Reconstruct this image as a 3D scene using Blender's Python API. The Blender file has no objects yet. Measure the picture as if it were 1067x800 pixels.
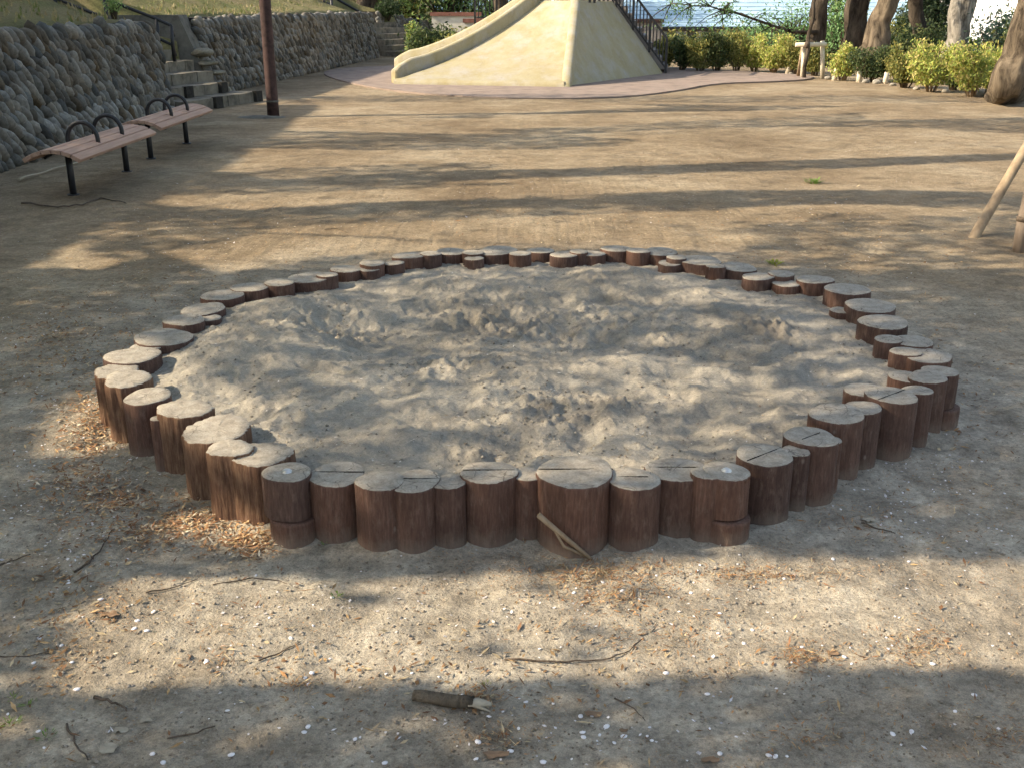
import bpy, bmesh, math, random
import numpy as np
from mathutils import Vector, Matrix
random.seed(7); rng = np.random.default_rng(11)
S = bpy.context.scene
C = bpy.data.collections.new('park'); S.collection.children.link(C)
PI = math.pi; R = math.radians

# ------------------------------------------------------------------ camera
H = 1.65; F = 1100.0; PITCH = R(19.75); CX, CY = 533.5, 400.0
cd = bpy.data.cameras.new('camera'); cam = bpy.data.objects.new('camera', cd); C.objects.link(cam)
cam.location = (0, 0, H); cam.rotation_euler = (R(90) - PITCH, 0, 0)
cd.sensor_width = 36; cd.lens = 36 * F / 1067; cd.clip_start = 0.05; cd.clip_end = 3000
S.camera = cam
cp, sp = math.cos(PITCH), math.sin(PITCH)

def ray(px, py):
    u = (px - CX) / F; v = -(py - CY) / F
    return (u, cp + v * sp, -sp + v * cp)
def at(px, py, z=0.0):
    d = ray(px, py); t = (z - H) / d[2]
    return Vector((d[0] * t, d[1] * t, z))
def atY(px, py, Y):
    d = ray(px, py); t = Y / d[1]
    return Vector((d[0] * t, Y, H + d[2] * t))
def depth(p): return p[1] * cp - (p[2] - H) * sp
def proj(x, y, z):
    dz = z - H; dep = y * cp - dz * sp; up = y * sp + dz * cp
    dep = np.where(dep < .1, .1, dep)
    return CX + F * x / dep, CY - F * up / dep

# sun direction (towards the sun)
SEL = R(33); SAZ = math.atan2(-.14, -.99)
SUN = Vector((math.cos(SAZ) * math.cos(SEL), math.sin(SAZ) * math.cos(SEL), math.sin(SEL)))

# ------------------------------------------------------------------ noise
def _hash(ix, iy, s):
    h = (ix.astype(np.int64) * 374761393 + iy.astype(np.int64) * 668265263 + s * 1442695041) & 0xffffffff
    h = ((h ^ (h >> 13)) * 1274126177) & 0xffffffff
    return ((h ^ (h >> 16)) & 0xffff) / 65535.0
def vnoise(x, y, s=0):
    x = np.asarray(x, float); y = np.asarray(y, float)
    ix = np.floor(x); iy = np.floor(y); fx = x - ix; fy = y - iy
    fx = fx * fx * fx * (fx * (fx * 6 - 15) + 10); fy = fy * fy * fy * (fy * (fy * 6 - 15) + 10)
    a = _hash(ix, iy, s); b = _hash(ix + 1, iy, s); c = _hash(ix, iy + 1, s); d = _hash(ix + 1, iy + 1, s)
    return (a + (b - a) * fx) * (1 - fy) + (c + (d - c) * fx) * fy
def fbm(x, y, o=4, s=0, g=.5):
    t = 0; a = 1; n = 0
    for i in range(o):
        ang = .7 * i; ca, sa = math.cos(ang), math.sin(ang); k = 2.03 ** i
        t = t + a * vnoise((x * ca - y * sa) * k + 17 * i, (x * sa + y * ca) * k, s + i); n += a; a *= g
    return t / n

# ------------------------------------------------------------------ tagging
def tag(o, label=None, cat=None, group=None, kind=None):
    if label: o['label'] = label
    if cat: o['category'] = cat
    if group: o['group'] = group
    if kind: o['kind'] = kind
    return o
def thing(name, loc, label, cat, group=None):
    o = bpy.data.objects.new(name, None); o.empty_display_size = .1; C.objects.link(o)
    o.location = loc; return tag(o, label, cat, group)

class MB:
    def __init__(s): s.v = []; s.f = []; s.c = []; s.m = []; s.sm = []
    def face(s, idx, col=(1, 1, 1), m=0, sm=True): s.f.append(idx); s.c.append(col); s.m.append(m); s.sm.append(sm)
    def box(s, c, size, rot=None, col=(1, 1, 1), taper=1.0, m=0):
        n = len(s.v); hx, hy, hz = [k / 2 for k in size]; c = Vector(c)
        for dz in (-1, 1):
            t = taper if dz > 0 else 1
            for dx, dy in ((-1, -1), (1, -1), (1, 1), (-1, 1)):
                p = Vector((dx * hx * t, dy * hy * t, dz * hz))
                if rot is not None: p = rot @ p
                s.v.append(c + p)
        for q in ((0, 3, 2, 1), (4, 5, 6, 7), (0, 1, 5, 4), (1, 2, 6, 5), (2, 3, 7, 6), (3, 0, 4, 7)):
            s.face([n + k for k in q], col, m, False)
    def bar(s, a, b, w, h=None, col=(1, 1, 1)):
        a = Vector(a); b = Vector(b); d = b - a; h = h or w
        s.box((a + b) / 2, (w, h, d.length), d.to_track_quat('Z', 'Y').to_matrix(), col)
    def tube(s, pts, rad, seg=10, col=(1, 1, 1), cap=True, wob=0.0, seed=0):
        pts = [Vector(p) for p in pts]
        if not hasattr(rad, '__len__'): rad = [rad] * len(pts)
        n0 = len(s.v); prev = None; rr = random.Random(seed)
        ph = [rr.uniform(0, 6.28) for _ in range(4)]
        for i, p in enumerate(pts):
            t = (pts[min(i + 1, len(pts) - 1)] - pts[max(i - 1, 0)]).normalized()
            if prev is None:
                a = Vector((0, 0, 1)) if abs(t.z) < .9 else Vector((1, 0, 0)); u = t.cross(a).normalized()
            else: u = (prev - t * prev.dot(t)).normalized()
            prev = u; w = t.cross(u)
            for k in range(seg):
                th = 2 * PI * k / seg
                r = rad[i] * (1 + wob * (math.sin(2 * th + ph[0] + i * .5) * .5 + math.sin(5 * th + ph[1] + i * .8) * .35 + math.sin(9 * th + ph[2] - i * 1.1) * .25))
                s.v.append(p + u * math.cos(th) * r + w * math.sin(th) * r)
        for i in range(len(pts) - 1):
            for k in range(seg):
                a = n0 + i * seg + k; b = n0 + i * seg + (k + 1) % seg
                s.face([a, b, b + seg, a + seg], col)
        if cap:
            s.face([n0 + k for k in range(seg)][::-1], col, 0, False)
            s.face([n0 + (len(pts) - 1) * seg + k for k in range(seg)], col, 0, False)
    def prism(s, poly, z0, z1, col=(1, 1, 1)):
        n = len(s.v); k = len(poly)
        for z in (z0, z1):
            for p in poly: s.v.append(Vector((p[0], p[1], z)))
        s.face([n + i for i in range(k)][::-1], col, 0, False); s.face([n + k + i for i in range(k)], col, 0, False)
        for i in range(k): s.face([n + i, n + (i + 1) % k, n + k + (i + 1) % k, n + k + i], col, 0, False)
    def blob(s, c, axes, rot=None, col=(1, 1, 1), seg=10, rings=6, wob=.12, seed=0):
        rr = random.Random(seed); c = Vector(c); n = len(s.v)
        ph = [rr.uniform(0, 6.28) for _ in range(5)]
        pts = [Vector((0, 0, -1))]
        for i in range(1, rings):
            a = -PI / 2 + PI * i / rings
            for k in range(seg):
                th = 2 * PI * k / seg
                q = 1 + wob * (math.sin(2 * th + ph[0]) * math.cos(a * 2 + ph[1]) + .6 * math.sin(3 * th + ph[2] + a * 2))
                pts.append(Vector((math.cos(a) * math.cos(th) * q, math.cos(a) * math.sin(th) * q, math.sin(a))))
        pts.append(Vector((0, 0, 1)))
        for p in pts:
            p = Vector((p.x * axes[0], p.y * axes[1], p.z * axes[2]))
            if rot is not None: p = rot @ p
            s.v.append(c + p)
        for k in range(seg): s.face([n, n + 1 + (k + 1) % seg, n + 1 + k], col)
        for i in range(rings - 2):
            for k in range(seg):
                a = n + 1 + i * seg + k; b = n + 1 + i * seg + (k + 1) % seg
                s.face([a, b, b + seg, a + seg], col)
        l = len(s.v) - 1; o = n + 1 + (rings - 2) * seg
        for k in range(seg): s.face([o + k, o + (k + 1) % seg, l], col)
    def build(s, name, mats, parent=None, loc=None):
        me = bpy.data.meshes.new(name); org = Vector(loc) if loc is not None else Vector((0, 0, 0))
        org = Vector((0, 0, 0))
        if parent is not None: org = Vector(parent.get('_org', (0, 0, 0)))
        me.from_pydata([(p[0] - org.x, p[1] - org.y, p[2] - org.z) for p in s.v], [], s.f)
        if not isinstance(mats, (list, tuple)): mats = [mats]
        for m in mats: me.materials.append(m)
        me.polygons.foreach_set('material_index', s.m); me.polygons.foreach_set('use_smooth', s.sm)
        a = me.attributes.new('Col', 'FLOAT_COLOR', 'FACE')
        a.data.foreach_set('color', [x for c in s.c for x in (c[0], c[1], c[2], 1)])
        me.update()
        o = bpy.data.objects.new(name, me); C.objects.link(o)
        if parent is not None:
            o.parent = parent
        elif loc is not None: o.location = loc
        return o
def quads(name, cen, U, V, col, mat, parent=None, org=(0, 0, 0), bend=None):
    """many leaf-sized diamond faces as one mesh; cen,U,V: (n,3)"""
    n = len(cen); cen = cen - np.array(org)
    P = np.empty((n, 4, 3)); P[:, 0] = cen - U; P[:, 1] = cen - V * .95 + U * .1; P[:, 2] = cen + U; P[:, 3] = cen + V * .95 + U * .1
    me = bpy.data.meshes.new(name); me.vertices.add(n * 4); me.vertices.foreach_set('co', P.ravel())
    me.loops.add(n * 4); me.loops.foreach_set('vertex_index', np.arange(n * 4))
    me.polygons.add(n); me.polygons.foreach_set('loop_start', np.arange(n) * 4)
    me.update(calc_edges=True); me.materials.append(mat)
    a = me.attributes.new('Col', 'FLOAT_COLOR', 'FACE'); cc = np.ones((n, 4)); cc[:, :3] = col; a.data.foreach_set('color', cc.ravel())
    me.validate(); o = bpy.data.objects.new(name, me); C.objects.link(o)
    if parent is not None: o.parent = parent
    return o
def grid(name, X, Y, Z, mat, keep=None):
    ny, nx = X.shape; me = bpy.data.meshes.new(name)
    P = np.stack([X, Y, Z], -1).reshape(-1, 3)
    i = np.arange((ny - 1) * (nx - 1)); r = i // (nx - 1); c = i % (nx - 1); a = r * nx + c
    Q = np.stack([a, a + 1, a + nx + 1, a + nx], -1)
    if keep is not None:
        k = keep.ravel(); Q = Q[k[Q].all(1)]
        used = np.unique(Q); mp = np.full(len(P), -1); mp[used] = np.arange(len(used)); P = P[used]; Q = mp[Q]
    me.vertices.add(len(P)); me.vertices.foreach_set('co', P.ravel())
    me.loops.add(len(Q) * 4); me.loops.foreach_set('vertex_index', Q.ravel())
    me.polygons.add(len(Q)); me.polygons.foreach_set('loop_start', np.arange(len(Q)) * 4)
    me.update(calc_edges=True); me.polygons.foreach_set('use_smooth', np.ones(len(Q), bool)); me.materials.append(mat)
    o = bpy.data.objects.new(name, me); C.objects.link(o); return o

# ------------------------------------------------------------------ materials
class NT:
    def __init__(s, name, rough=.85, spec=.2):
        s.m = bpy.data.materials.new(name); s.m.use_nodes = True; s.t = s.m.node_tree; s.n = s.t.nodes
        s.b = s.n['Principled BSDF']; s.b.inputs['Roughness'].default_value = rough
        s.b.inputs['Specular IOR Level'].default_value = spec
    def new(s, ty, **k):
        n = s.n.new(ty)
        for a, b in k.items(): setattr(n, a, b)
        return n
    def L(s, a, b): s.t.links.new(a, b)
    def coord(s, kind='Object', scale=(1, 1, 1)):
        g = s.new('ShaderNodeTexCoord') if kind != 'Position' else s.new('ShaderNodeNewGeometry')
        o = g.outputs[kind]
        mp = s.new('ShaderNodeMapping'); mp.inputs['Scale'].default_value = scale; s.L(o, mp.inputs[0]); return mp.outputs[0]
    def noise(s, co, scale, detail=4, rough=.55, dist=0):
        n = s.new('ShaderNodeTexNoise'); n.inputs['Scale'].default_value = scale; n.inputs['Detail'].default_value = detail
        n.inputs['Roughness'].default_value = rough; n.inputs['Distortion'].default_value = dist; s.L(co, n.inputs['Vector']); return n.outputs['Fac']
    def vor(s, co, scale, feature='F1', out='Distance'):
        n = s.new('ShaderNodeTexVoronoi', feature=feature); n.inputs['Scale'].default_value = scale; s.L(co, n.inputs['Vector']); return n.outputs[out]
    def ramp(s, fac, stops, interp='LINEAR'):
        r = s.new('ShaderNodeValToRGB'); e = r.color_ramp.elements; r.color_ramp.interpolation = interp
        while len(e) < len(stops): e.new(.5)
        for x, (p, c) in zip(e, stops):
            x.position = p; x.color = (c, c, c, 1) if not hasattr(c, '__len__') else (*c, 1)
        s.L(fac, r.inputs[0]); return r.outputs[0]
    def mix(s, fac, a, b, mode='MIX'):
        m = s.new('ShaderNodeMix', data_type='RGBA', blend_type=mode)
        for sock, v in ((m.inputs[0], fac), (m.inputs[6], a), (m.inputs[7], b)):
            if hasattr(v, 'is_output'): s.L(v, sock)
            elif hasattr(v, '__len__'): sock.default_value = (*v, 1)
            else: sock.default_value = v
        return m.outputs[2]
    def math(s, op, a, b=0.0, clamp=False):
        m = s.new('ShaderNodeMath', operation=op, use_clamp=clamp)
        for sock, v in zip(m.inputs, (a, b)):
            if hasattr(v, 'is_output'): s.L(v, sock)
            else: sock.default_value = v
        return m.outputs[0]
    def col(s, c):
        if hasattr(c, 'is_output'): s.L(c, s.b.inputs['Base Color'])
        else: s.b.inputs['Base Color'].default_value = (*c, 1)
    def bump(s, h, strength=.4, dist=.01, prev=None):
        b = s.new('ShaderNodeBump'); b.inputs['Strength'].default_value = strength; b.inputs['Distance'].default_value = dist
        s.L(h, b.inputs['Height'])
        if prev is not None: s.L(prev, b.inputs['Normal'])
        s.L(b.outputs[0], s.b.inputs['Normal']); return b.outputs[0]
    def attr(s):
        a = s.new('ShaderNodeAttribute'); a.attribute_name = 'Col'; return a.outputs['Color']
def simple(name, c, rough=.8, var=.25, scale=6, spec=.2, metal=0, bump=.2, bd=.004, stretch=(1, 1, 1), dark=None):
    t = NT(name, rough, spec); co = t.coord('Object', stretch)
    n = t.noise(co, scale, 6, .65)
    d = dark or tuple(x * (1 - var * 1.6) for x in c); l = tuple(min(1, x * (1 + var)) for x in c)
    t.col(t.ramp(n, [(.3, d), (.5, c), (.72, l)])); t.b.inputs['Metallic'].default_value = metal
    if bump: t.bump(t.noise(co, scale * 4, 5, .7), bump, bd)
    return t.m
def attrmat(name, rough=.8, var=.35, scale=30, transl=0, spec=.2, bump=0, bd=.003):
    t = NT(name, rough, spec); co = t.coord('Position')
    n = t.noise(co, scale, 4, .6); g = t.ramp(n, [(.25, 1 - var), (.75, 1 + var * .6)])
    c = t.mix(1.0, t.attr(), g, 'MULTIPLY'); t.col(c)
    if bump: t.bump(n, bump, bd)
    if transl:
        tr = t.new('ShaderNodeBsdfTranslucent'); t.L(c, tr.inputs[0]); mx = t.new('ShaderNodeMixShader'); mx.inputs[0].default_value = transl
        out = t.n['Material Output']; t.L(t.b.outputs[0], mx.inputs[1]); t.L(tr.outputs[0], mx.inputs[2]); t.L(mx.outputs[0], out.inputs[0])
    return t.m

def ground_mat():
    t = NT('dirt', .95, .1); co = t.coord('Position')
    pit = t.new('ShaderNodeVectorMath', operation='DISTANCE'); t.L(co, pit.inputs[0]); pit.inputs[1].default_value = (0.05, 4.3, 0)
    wob = t.noise(co, .9, 4, .6)
    dist = t.math('ADD', pit.outputs['Value'], t.math('MULTIPLY', t.math('SUBTRACT', wob, .5), 2.4))
    near = t.ramp(t.math('DIVIDE', dist, 10.0), [(.19, 1.0), (.36, 0.0)])      # sand carried out of the pit greys the soil round it
    big = t.noise(co, .55, 5, .6, .3); mid = t.noise(co, 4, 6, .65); fine = t.noise(co, 60, 5, .7); vf = t.noise(co, 260, 3, .7)
    brown = t.ramp(big, [(.3, (.185, .138, .088)), (.5, (.265, .207, .137)), (.7, (.35, .29, .203))])
    grey = t.ramp(mid, [(.28, (.285, .25, .20)), (.52, (.375, .33, .262)), (.75, (.445, .395, .315))])
    base = t.mix(near, brown, grey)
    base = t.mix(.75, base, t.ramp(mid, [(.3, (.58, .55, .51)), (.7, (1.22, 1.2, 1.16))]), 'MULTIPLY')
    base = t.mix(.7, base, t.ramp(t.noise(co, 17, 6, .75), [(.33, .6), (.5, 1.0), (.68, 1.3)]), 'MULTIPLY')
    base = t.mix(.8, base, t.ramp(fine, [(.3, .55), (.5, .98), (.72, 1.3)]), 'MULTIPLY')
    base = t.mix(.6, base, t.ramp(vf, [(.3, .6), (.68, 1.35)]), 'MULTIPLY')
    # crumbs of straw-brown litter, dark specks, pale grains
    lit = t.math('MULTIPLY', t.ramp(t.vor(co, 75), [(.16, 1.0), (.24, 0.0)]), t.ramp(t.noise(co, 2.2, 5, .7), [(.46, 0.0), (.6, 1.0)]))
    base = t.mix(t.math('MULTIPLY', lit, .75), base, (.40, .22, .095))
    sp_ = t.coord('Position', (1.0, 1.0, 1.0)); of = t.new('ShaderNodeVectorMath', operation='ADD'); t.L(sp_, of.inputs[0]); of.inputs[1].default_value = (3.1, 7.7, 2.2)
    dk = t.math('MULTIPLY', t.ramp(t.vor(of.outputs[0], 48), [(.1, 1.0), (.17, 0.0)]), t.ramp(t.noise(of.outputs[0], 3.1, 4, .7), [(.48, 0.0), (.58, 1.0)]))
    base = t.mix(t.math('MULTIPLY', dk, .8), base, (.075, .05, .035))
    t.col(base)
    b = t.bump(t.noise(co, 14, 8, .72), .55, .035)
    b = t.bump(fine, .5, .008, b); t.bump(t.vor(co, 120, 'SMOOTH_F1'), .35, .004, b)
    return t.m
def sand_mat():
    t = NT('sand', .95, .1); co = t.coord('Position')
    big = t.noise(co, 1.6, 5, .6, .4); mid = t.noise(co, 9, 6, .68); fine = t.noise(co, 75, 5, .75); vf = t.noise(co, 300, 2, .7)
    base = t.ramp(big, [(.3, (.25, .222, .178)), (.5, (.325, .29, .235)), (.7, (.39, .35, .285))])
    base = t.mix(.7, base, t.ramp(mid, [(.28, (.6, .59, .58)), (.5, (.95, .95, .95)), (.75, (1.2, 1.18, 1.12))]), 'MULTIPLY')
    base = t.mix(.7, base, t.ramp(fine, [(.3, .65), (.7, 1.25)]), 'MULTIPLY')
    base = t.mix(.5, base, t.ramp(vf, [(.3, .65), (.7, 1.3)]), 'MULTIPLY')
    def zone(px, py, r0, r1):
        dn = t.new('ShaderNodeVectorMath', operation='DISTANCE'); mp = t.new('ShaderNodeMapping'); mp.inputs['Scale'].default_value = (.6, 1, 1); q_ = at(px, py, .17)
        t.L(co, mp.inputs[0]); t.L(mp.outputs[0], dn.inputs[0]); dn.inputs[1].default_value = (q_.x * .6, q_.y, q_.z); return t.ramp(t.math('ADD', dn.outputs['Value'], t.math('MULTIPLY', mid, .5)), [(r0 + .2, 1.0), (r1 + .2, 0.0)])
    dug = t.math('MAXIMUM', zone(560, 335, .05, .42), t.math('MAXIMUM', zone(600, 425, .02, .26), zone(340, 345, .02, .24)))
    grain = t.ramp(t.noise(co, 28, 5, .75), [(.4, .35), (.6, 1.0)])
    base = t.mix(t.math('MULTIPLY', dug, t.math('MULTIPLY', grain, .55)), base, (.155, .128, .10))
    # damp darker sand where it was dug
    at_ = t.new('ShaderNodeVectorMath', operation='DISTANCE'); t.L(co, at_.inputs[0]); q = at(800, 345, .17); at_.inputs[1].default_value = q
    damp = t.ramp(t.math('ADD', at_.outputs['Value'], t.math('MULTIPLY', mid, .3)), [(.18, 1.0), (.36, 0.0)])
    base = t.mix(t.math('MULTIPLY', damp, .45), base, (.17, .135, .10))
    t.col(base)
    b = t.bump(t.noise(co, 22, 8, .72), .45, .025); b = t.bump(fine, .6, .007, b); t.bump(t.vor(co, 55, 'SMOOTH_F1'), .3, .008, b)
    return t.m
def log_side_mat():
    t = NT('log_bark', .75, .25); co = t.coord('Position', (1, 1, .12)); c2 = t.coord('Position')
    g = t.noise(co, 120, 6, .7); m_ = t.noise(c2, 9, 4, .6)
    c = t.ramp(g, [(.28, (.060, .034, .026)), (.5, (.098, .056, .042)), (.72, (.150, .092, .070))])
    c = t.mix(.6, c, t.ramp(m_, [(.3, (.7, .65, .62)), (.7, (1.25, 1.2, 1.15))]), 'MULTIPLY')
    # soil splashed up the foot of each log
    sep = t.new('ShaderNodeSeparateXYZ'); t.L(c2, sep.inputs[0])
    dust = t.ramp(t.math('ADD', sep.outputs[2], t.math('MULTIPLY', t.noise(c2, 18, 4, .7), .12)), [(.03, .75), (.13, .0)])
    oi = t.new('ShaderNodeObjectInfo'); c = t.mix(1.0, c, t.ramp(oi.outputs['Random'], [(0, (.72, .74, .78)), (.35, (1.0, .97, .95)), (.7, (1.2, 1.12, 1.05)), (1, (.9, .95, 1.0))]), 'MULTIPLY')
    c = t.mix(dust, c, (.23, .185, .14))
    weather = t.ramp(t.noise(t.coord('Position', (1, 1, .35)), 38, 5, .75), [(.52, 0.0), (.7, .55)])
    c = t.mix(weather, c, (.20, .14, .105))
    spot = t.ramp(t.vor(t.coord('Position', (1, 1, .6)), 13), [(.06, .7), (.11, 0.0)]); c = t.mix(t.math('MULTIPLY', spot, t.ramp(t.noise(c2, 4, 2, .5), [(.5, 0.0), (.6, 1.0)])), c, (.25, .20, .165)); t.col(c)
    b = t.bump(g, .6, .006); t.bump(t.noise(c2, 60, 4, .7), .3, .003, b); return t.m
def log_worn_mat():
    t = NT('worn_log_bark', .8, .2); co = t.coord('Position', (1, 1, .1)); c2 = t.coord('Position')
    g = t.noise(co, 95, 6, .75)
    c = t.ramp(g, [(.3, (.07, .035, .02)), (.48, (.17, .095, .058)), (.62, (.27, .165, .10)), (.75, (.36, .24, .155))])
    c = t.mix(t.ramp(t.noise(c2, 12, 5, .7), [(.45, 0.0), (.65, .7)]), c, (.12, .062, .042)); t.col(c)
    b = t.bump(g, .9, .012); t.bump(t.noise(c2, 50, 4, .7), .3, .003, b); return t.m
def log_top_mat():
    t = NT('log_top', .9, .12); co = t.coord('Object'); w = t.coord('Position')
    n = t.noise(w, 25, 6, .7); f = t.noise(w, 160, 4, .75)
    c = t.ramp(n, [(.28, (.24, .20, .155)), (.5, (.37, .325, .26)), (.72, (.46, .41, .335))])
    c = t.mix(.7, c, t.ramp(f, [(.3, .65), (.7, 1.25)]), 'MULTIPLY')
    sep = t.new('ShaderNodeSeparateXYZ'); t.L(co, sep.inputs[0])
    rd = t.math('SQRT', t.math('ADD', t.math('MULTIPLY', sep.outputs[0], sep.outputs[0]), t.math('MULTIPLY', sep.outputs[1], sep.outputs[1])))
    rings = t.math('SINE', t.math('ADD', t.math('MULTIPLY', rd, 520), t.math('MULTIPLY', t.noise(co, 14, 3, .5), 14)))
    c = t.mix(t.math('MULTIPLY', t.ramp(rings, [(.45, 0.0), (1.0, 1.0)]), .18), c, (.18, .14, .11))
    wv = t.new('ShaderNodeVectorMath', operation='ADD'); nn = t.new('ShaderNodeTexNoise'); nn.inputs['Scale'].default_value = 9; t.L(w, nn.inputs['Vector']); sc = t.new('ShaderNodeVectorMath', operation='SCALE'); t.L(nn.outputs['Color'], sc.inputs[0]); sc.inputs['Scale'].default_value = .12; t.L(w, wv.inputs[0]); t.L(sc.outputs[0], wv.inputs[1])
    crk = t.ramp(t.vor(wv.outputs[0], 11, 'DISTANCE_TO_EDGE'), [(.004, 1.0), (.022, 0.0)])
    crk = t.math('MULTIPLY', crk, t.ramp(t.noise(w, 7, 3, .6), [(.47, 0.0), (.58, .75)]))
    c = t.mix(crk, c, (.10, .078, .06))
    t.col(c); b = t.bump(f, .6, .004); t.bump(crk, -.5, .004, b); return t.m
def slide_mat():
    t = NT('stained_cream_terrazzo', .62, .3); co = t.coord('Position'); st = t.coord('Position', (1.6, 1.6, .5))
    c = t.ramp(t.noise(st, 1.4, 6, .65, .5), [(.28, (.30, .245, .115)), (.5, (.355, .305, .18)), (.72, (.385, .345, .235))])
    c = t.mix(t.ramp(t.noise(co, 2.3, 6, .7), [(.46, 0.0), (.66, .8)]), c, (.375, .345, .295))
    c = t.mix(t.ramp(t.noise(st, 5, 7, .8), [(.53, 0.0), (.75, .7)]), c, (.24, .20, .12))
    c = t.mix(.5, c, t.ramp(t.noise(co, 45, 4, .7), [(.3, .75), (.7, 1.15)]), 'MULTIPLY')
    t.col(c); t.bump(t.noise(co, 12, 6, .7), .25, .02); return t.m
def bark_mat(name, a, b, sc=9):
    t = NT(name, .95, .1); co = t.coord('Position', (1, 1, .3)); n = t.noise(co, sc, 7, .75, .6); v = t.vor(co, sc * 1.4)
    t.col(t.mix(.5, t.ramp(n, [(.35, a), (.65, b)]), t.ramp(v, [(.0, .5), (.6, 1.2)]), 'MULTIPLY'))
    bb = t.bump(n, .9, .05); t.bump(v, .6, .03, bb); return t.m
def grass_mat():
    t = NT('grass_bank', .95, .1); co = t.coord('Position')
    c = t.ramp(t.noise(co, .7, 6, .65), [(.32, (.25, .205, .115)), (.5, (.23, .205, .095)), (.68, (.15, .165, .06))])
    c = t.mix(.7, c, t.ramp(t.noise(co, 22, 5, .75), [(.3, .5), (.7, 1.4)]), 'MULTIPLY'); t.col(c)
    t.bump(t.noise(co, 16, 7, .8), 1.0, .08); return t.m
def wood_mat(name, a, b, sc=30, stretch=(1, 1, 1), rough=.75):
    t = NT(name, rough, .25); co = t.coord('Object', stretch); n = t.noise(co, sc, 6, .7)
    t.col(t.ramp(n, [(.3, a), (.7, b)])); t.bump(n, .35, .004); return t.m
def roof_mat():
    t = NT('blue_roof_metal', .45, .4); co = t.coord('Position')
    c = t.ramp(t.noise(co, .5, 5, .6), [(.3, (.27, .40, .50)), (.7, (.42, .55, .64))]); t.col(c); return t.m

M = dict(
    dirt=ground_mat(), sand=sand_mat(), side=log_side_mat(), worn=log_worn_mat(), top=log_top_mat(), slide=slide_mat(), grass=grass_mat(),
    seam=simple('seam_gap', (.02, .016, .013), .9, .2), bolt=simple('bolt_steel', (.62, .60, .56), .38, .15, 60, .5, .85, .1),
    stone=attrmat('cobble_stone', .85, .4, 26, 0, .25, .4, .01), mortar=simple('dark_mortar', (.035, .032, .027), .95, .4, 8, bump=.5, bd=.02),
    conc=simple('weathered_concrete', (.125, .118, .10), .9, .35, 5, bump=.4, bd=.01), step=simple('step_concrete', (.175, .155, .12), .9, .4, 4, bump=.5, bd=.02),
    blk=simple('black_painted_metal', (.018, .018, .020), .45, .2, 30, .4, 0, .05), seat=wood_mat('pink_brown_slat', (.31, .19, .135), (.47, .31, .225), 26, (1, .06, 1)),
    seatend=wood_mat('slat_end', (.25, .12, .085), (.32, .17, .12), 30), rust=simple('rusty_pole_paint', (.060, .034, .030), .7, .45, 7, .3, .2, .3),
    pave=simple('pinkish_paving', (.245, .19, .155), .95, .2, 3, bump=.5, bd=.01), roof=roof_mat(),
    white=simple('white_render', (.80, .80, .79), .8, .06, 2), cream=simple('cream_render', (.62, .57, .47), .85, .25, 2), coping=simple('red_brown_coping', (.24, .11, .08), .8, .3, 6),
    grey=simple('grey_brown_render', (.26, .235, .215), .9, .2, 3), bark=bark_mat('dark_bark', (.018, .014, .011), (.105, .083, .062), 5), pale=bark_mat('pale_bark', (.07, .062, .05), (.38, .345, .29), 5),
    brownbark=bark_mat('brown_bark', (.028, .021, .015), (.21, .165, .115), 4.5), pole=wood_mat('peeled_pole', (.20, .14, .085), (.40, .30, .19), 12, (1, 1, .2)),
    leaf=attrmat('leaf', .6, .3, 40, .35, .3), litter=attrmat('litter', .85, .35, 90, 0, .1), twig=simple('twig_bark', (.10, .075, .055), .9, .4, 60, bump=.4),
    petal=simple('petal', (.78, .74, .73), .6, .08, 40, bump=0), paleWood=wood_mat('pale_wood', (.50, .42, .30), (.70, .62, .48), 14), glass=simple('dim_window', (.05, .06, .07), .15, .1, 2, .6, 0, 0),
    feather=simple('black_feather', (.015, .016, .02), .5, .3, 40), deadleaf=wood_mat('dead_leaf', (.16, .095, .05), (.30, .20, .125), 40), paledead=wood_mat('pale_dead_leaf', (.30, .25, .18), (.46, .40, .30), 40),
)

# ------------------------------------------------------------------ the ring of log tops, read as (px, py, half width px)
TOP = .235
LOGS = [(351, 493, 28), (396, 500, 22), (432, 500, 25), (467, 501, 16), (509, 491, 27), (549, 493, 15), (600, 490, 39), (660, 498, 26), (705, 488, 29), (736, 492, 14),
  (796, 473, 27), (829, 469, 13), (845, 454, 24), (868, 458, 8), (872, 430, 26), (899, 424, 18), (904, 406, 21), (929, 411, 23), (956, 406, 14), (944, 392, 16), (967, 392, 18),
  (944, 366, 14), (966, 370, 23), (926, 353, 13), (951, 355, 19), (921, 335, 22), (907, 318, 25), (876, 323, 10), (883, 301, 21), (849, 291, 17), (819, 295, 13), (814, 285, 12), (790, 288, 15),
  (769, 278, 17), (746, 277, 9), (729, 271, 20), (705, 268, 9), (698, 274, 11), (688, 262, 16), (665, 261, 11), (642, 259, 14), (617, 264, 12), (603, 262, 9), (588, 265, 13), (563, 261, 13), (542, 264, 10),
  (518, 261, 19), (494, 269, 9), (493, 263, 10), (470, 262, 14), (449, 264, 10), (426, 266, 15), (410, 274, 10), (388, 274, 12), (385, 280, 10), (361, 280, 15), (341, 286, 10), (322, 289, 19), (291, 294, 14), (260, 299, 17),
  (232, 307, 19), (222, 318, 10), (211, 322, 20), (218, 331, 11), (192, 333, 19), (170, 351, 28), (152, 361, 14), (138, 370, 26), (121, 386, 20), (133, 394, 22), (154, 412, 21), (174, 423, 9), (165, 435, 7), (193, 425, 24), (226, 446, 33), (240, 466, 21), (272, 472, 30)]
LOW = {3: -.020, 27: -.03, 30: -.012, 37: -.02, 47: -.022, 54: -.012, 61: -.02, 72: -.035, 13: -.01, 1: -.006}
hcol = {}
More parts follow.
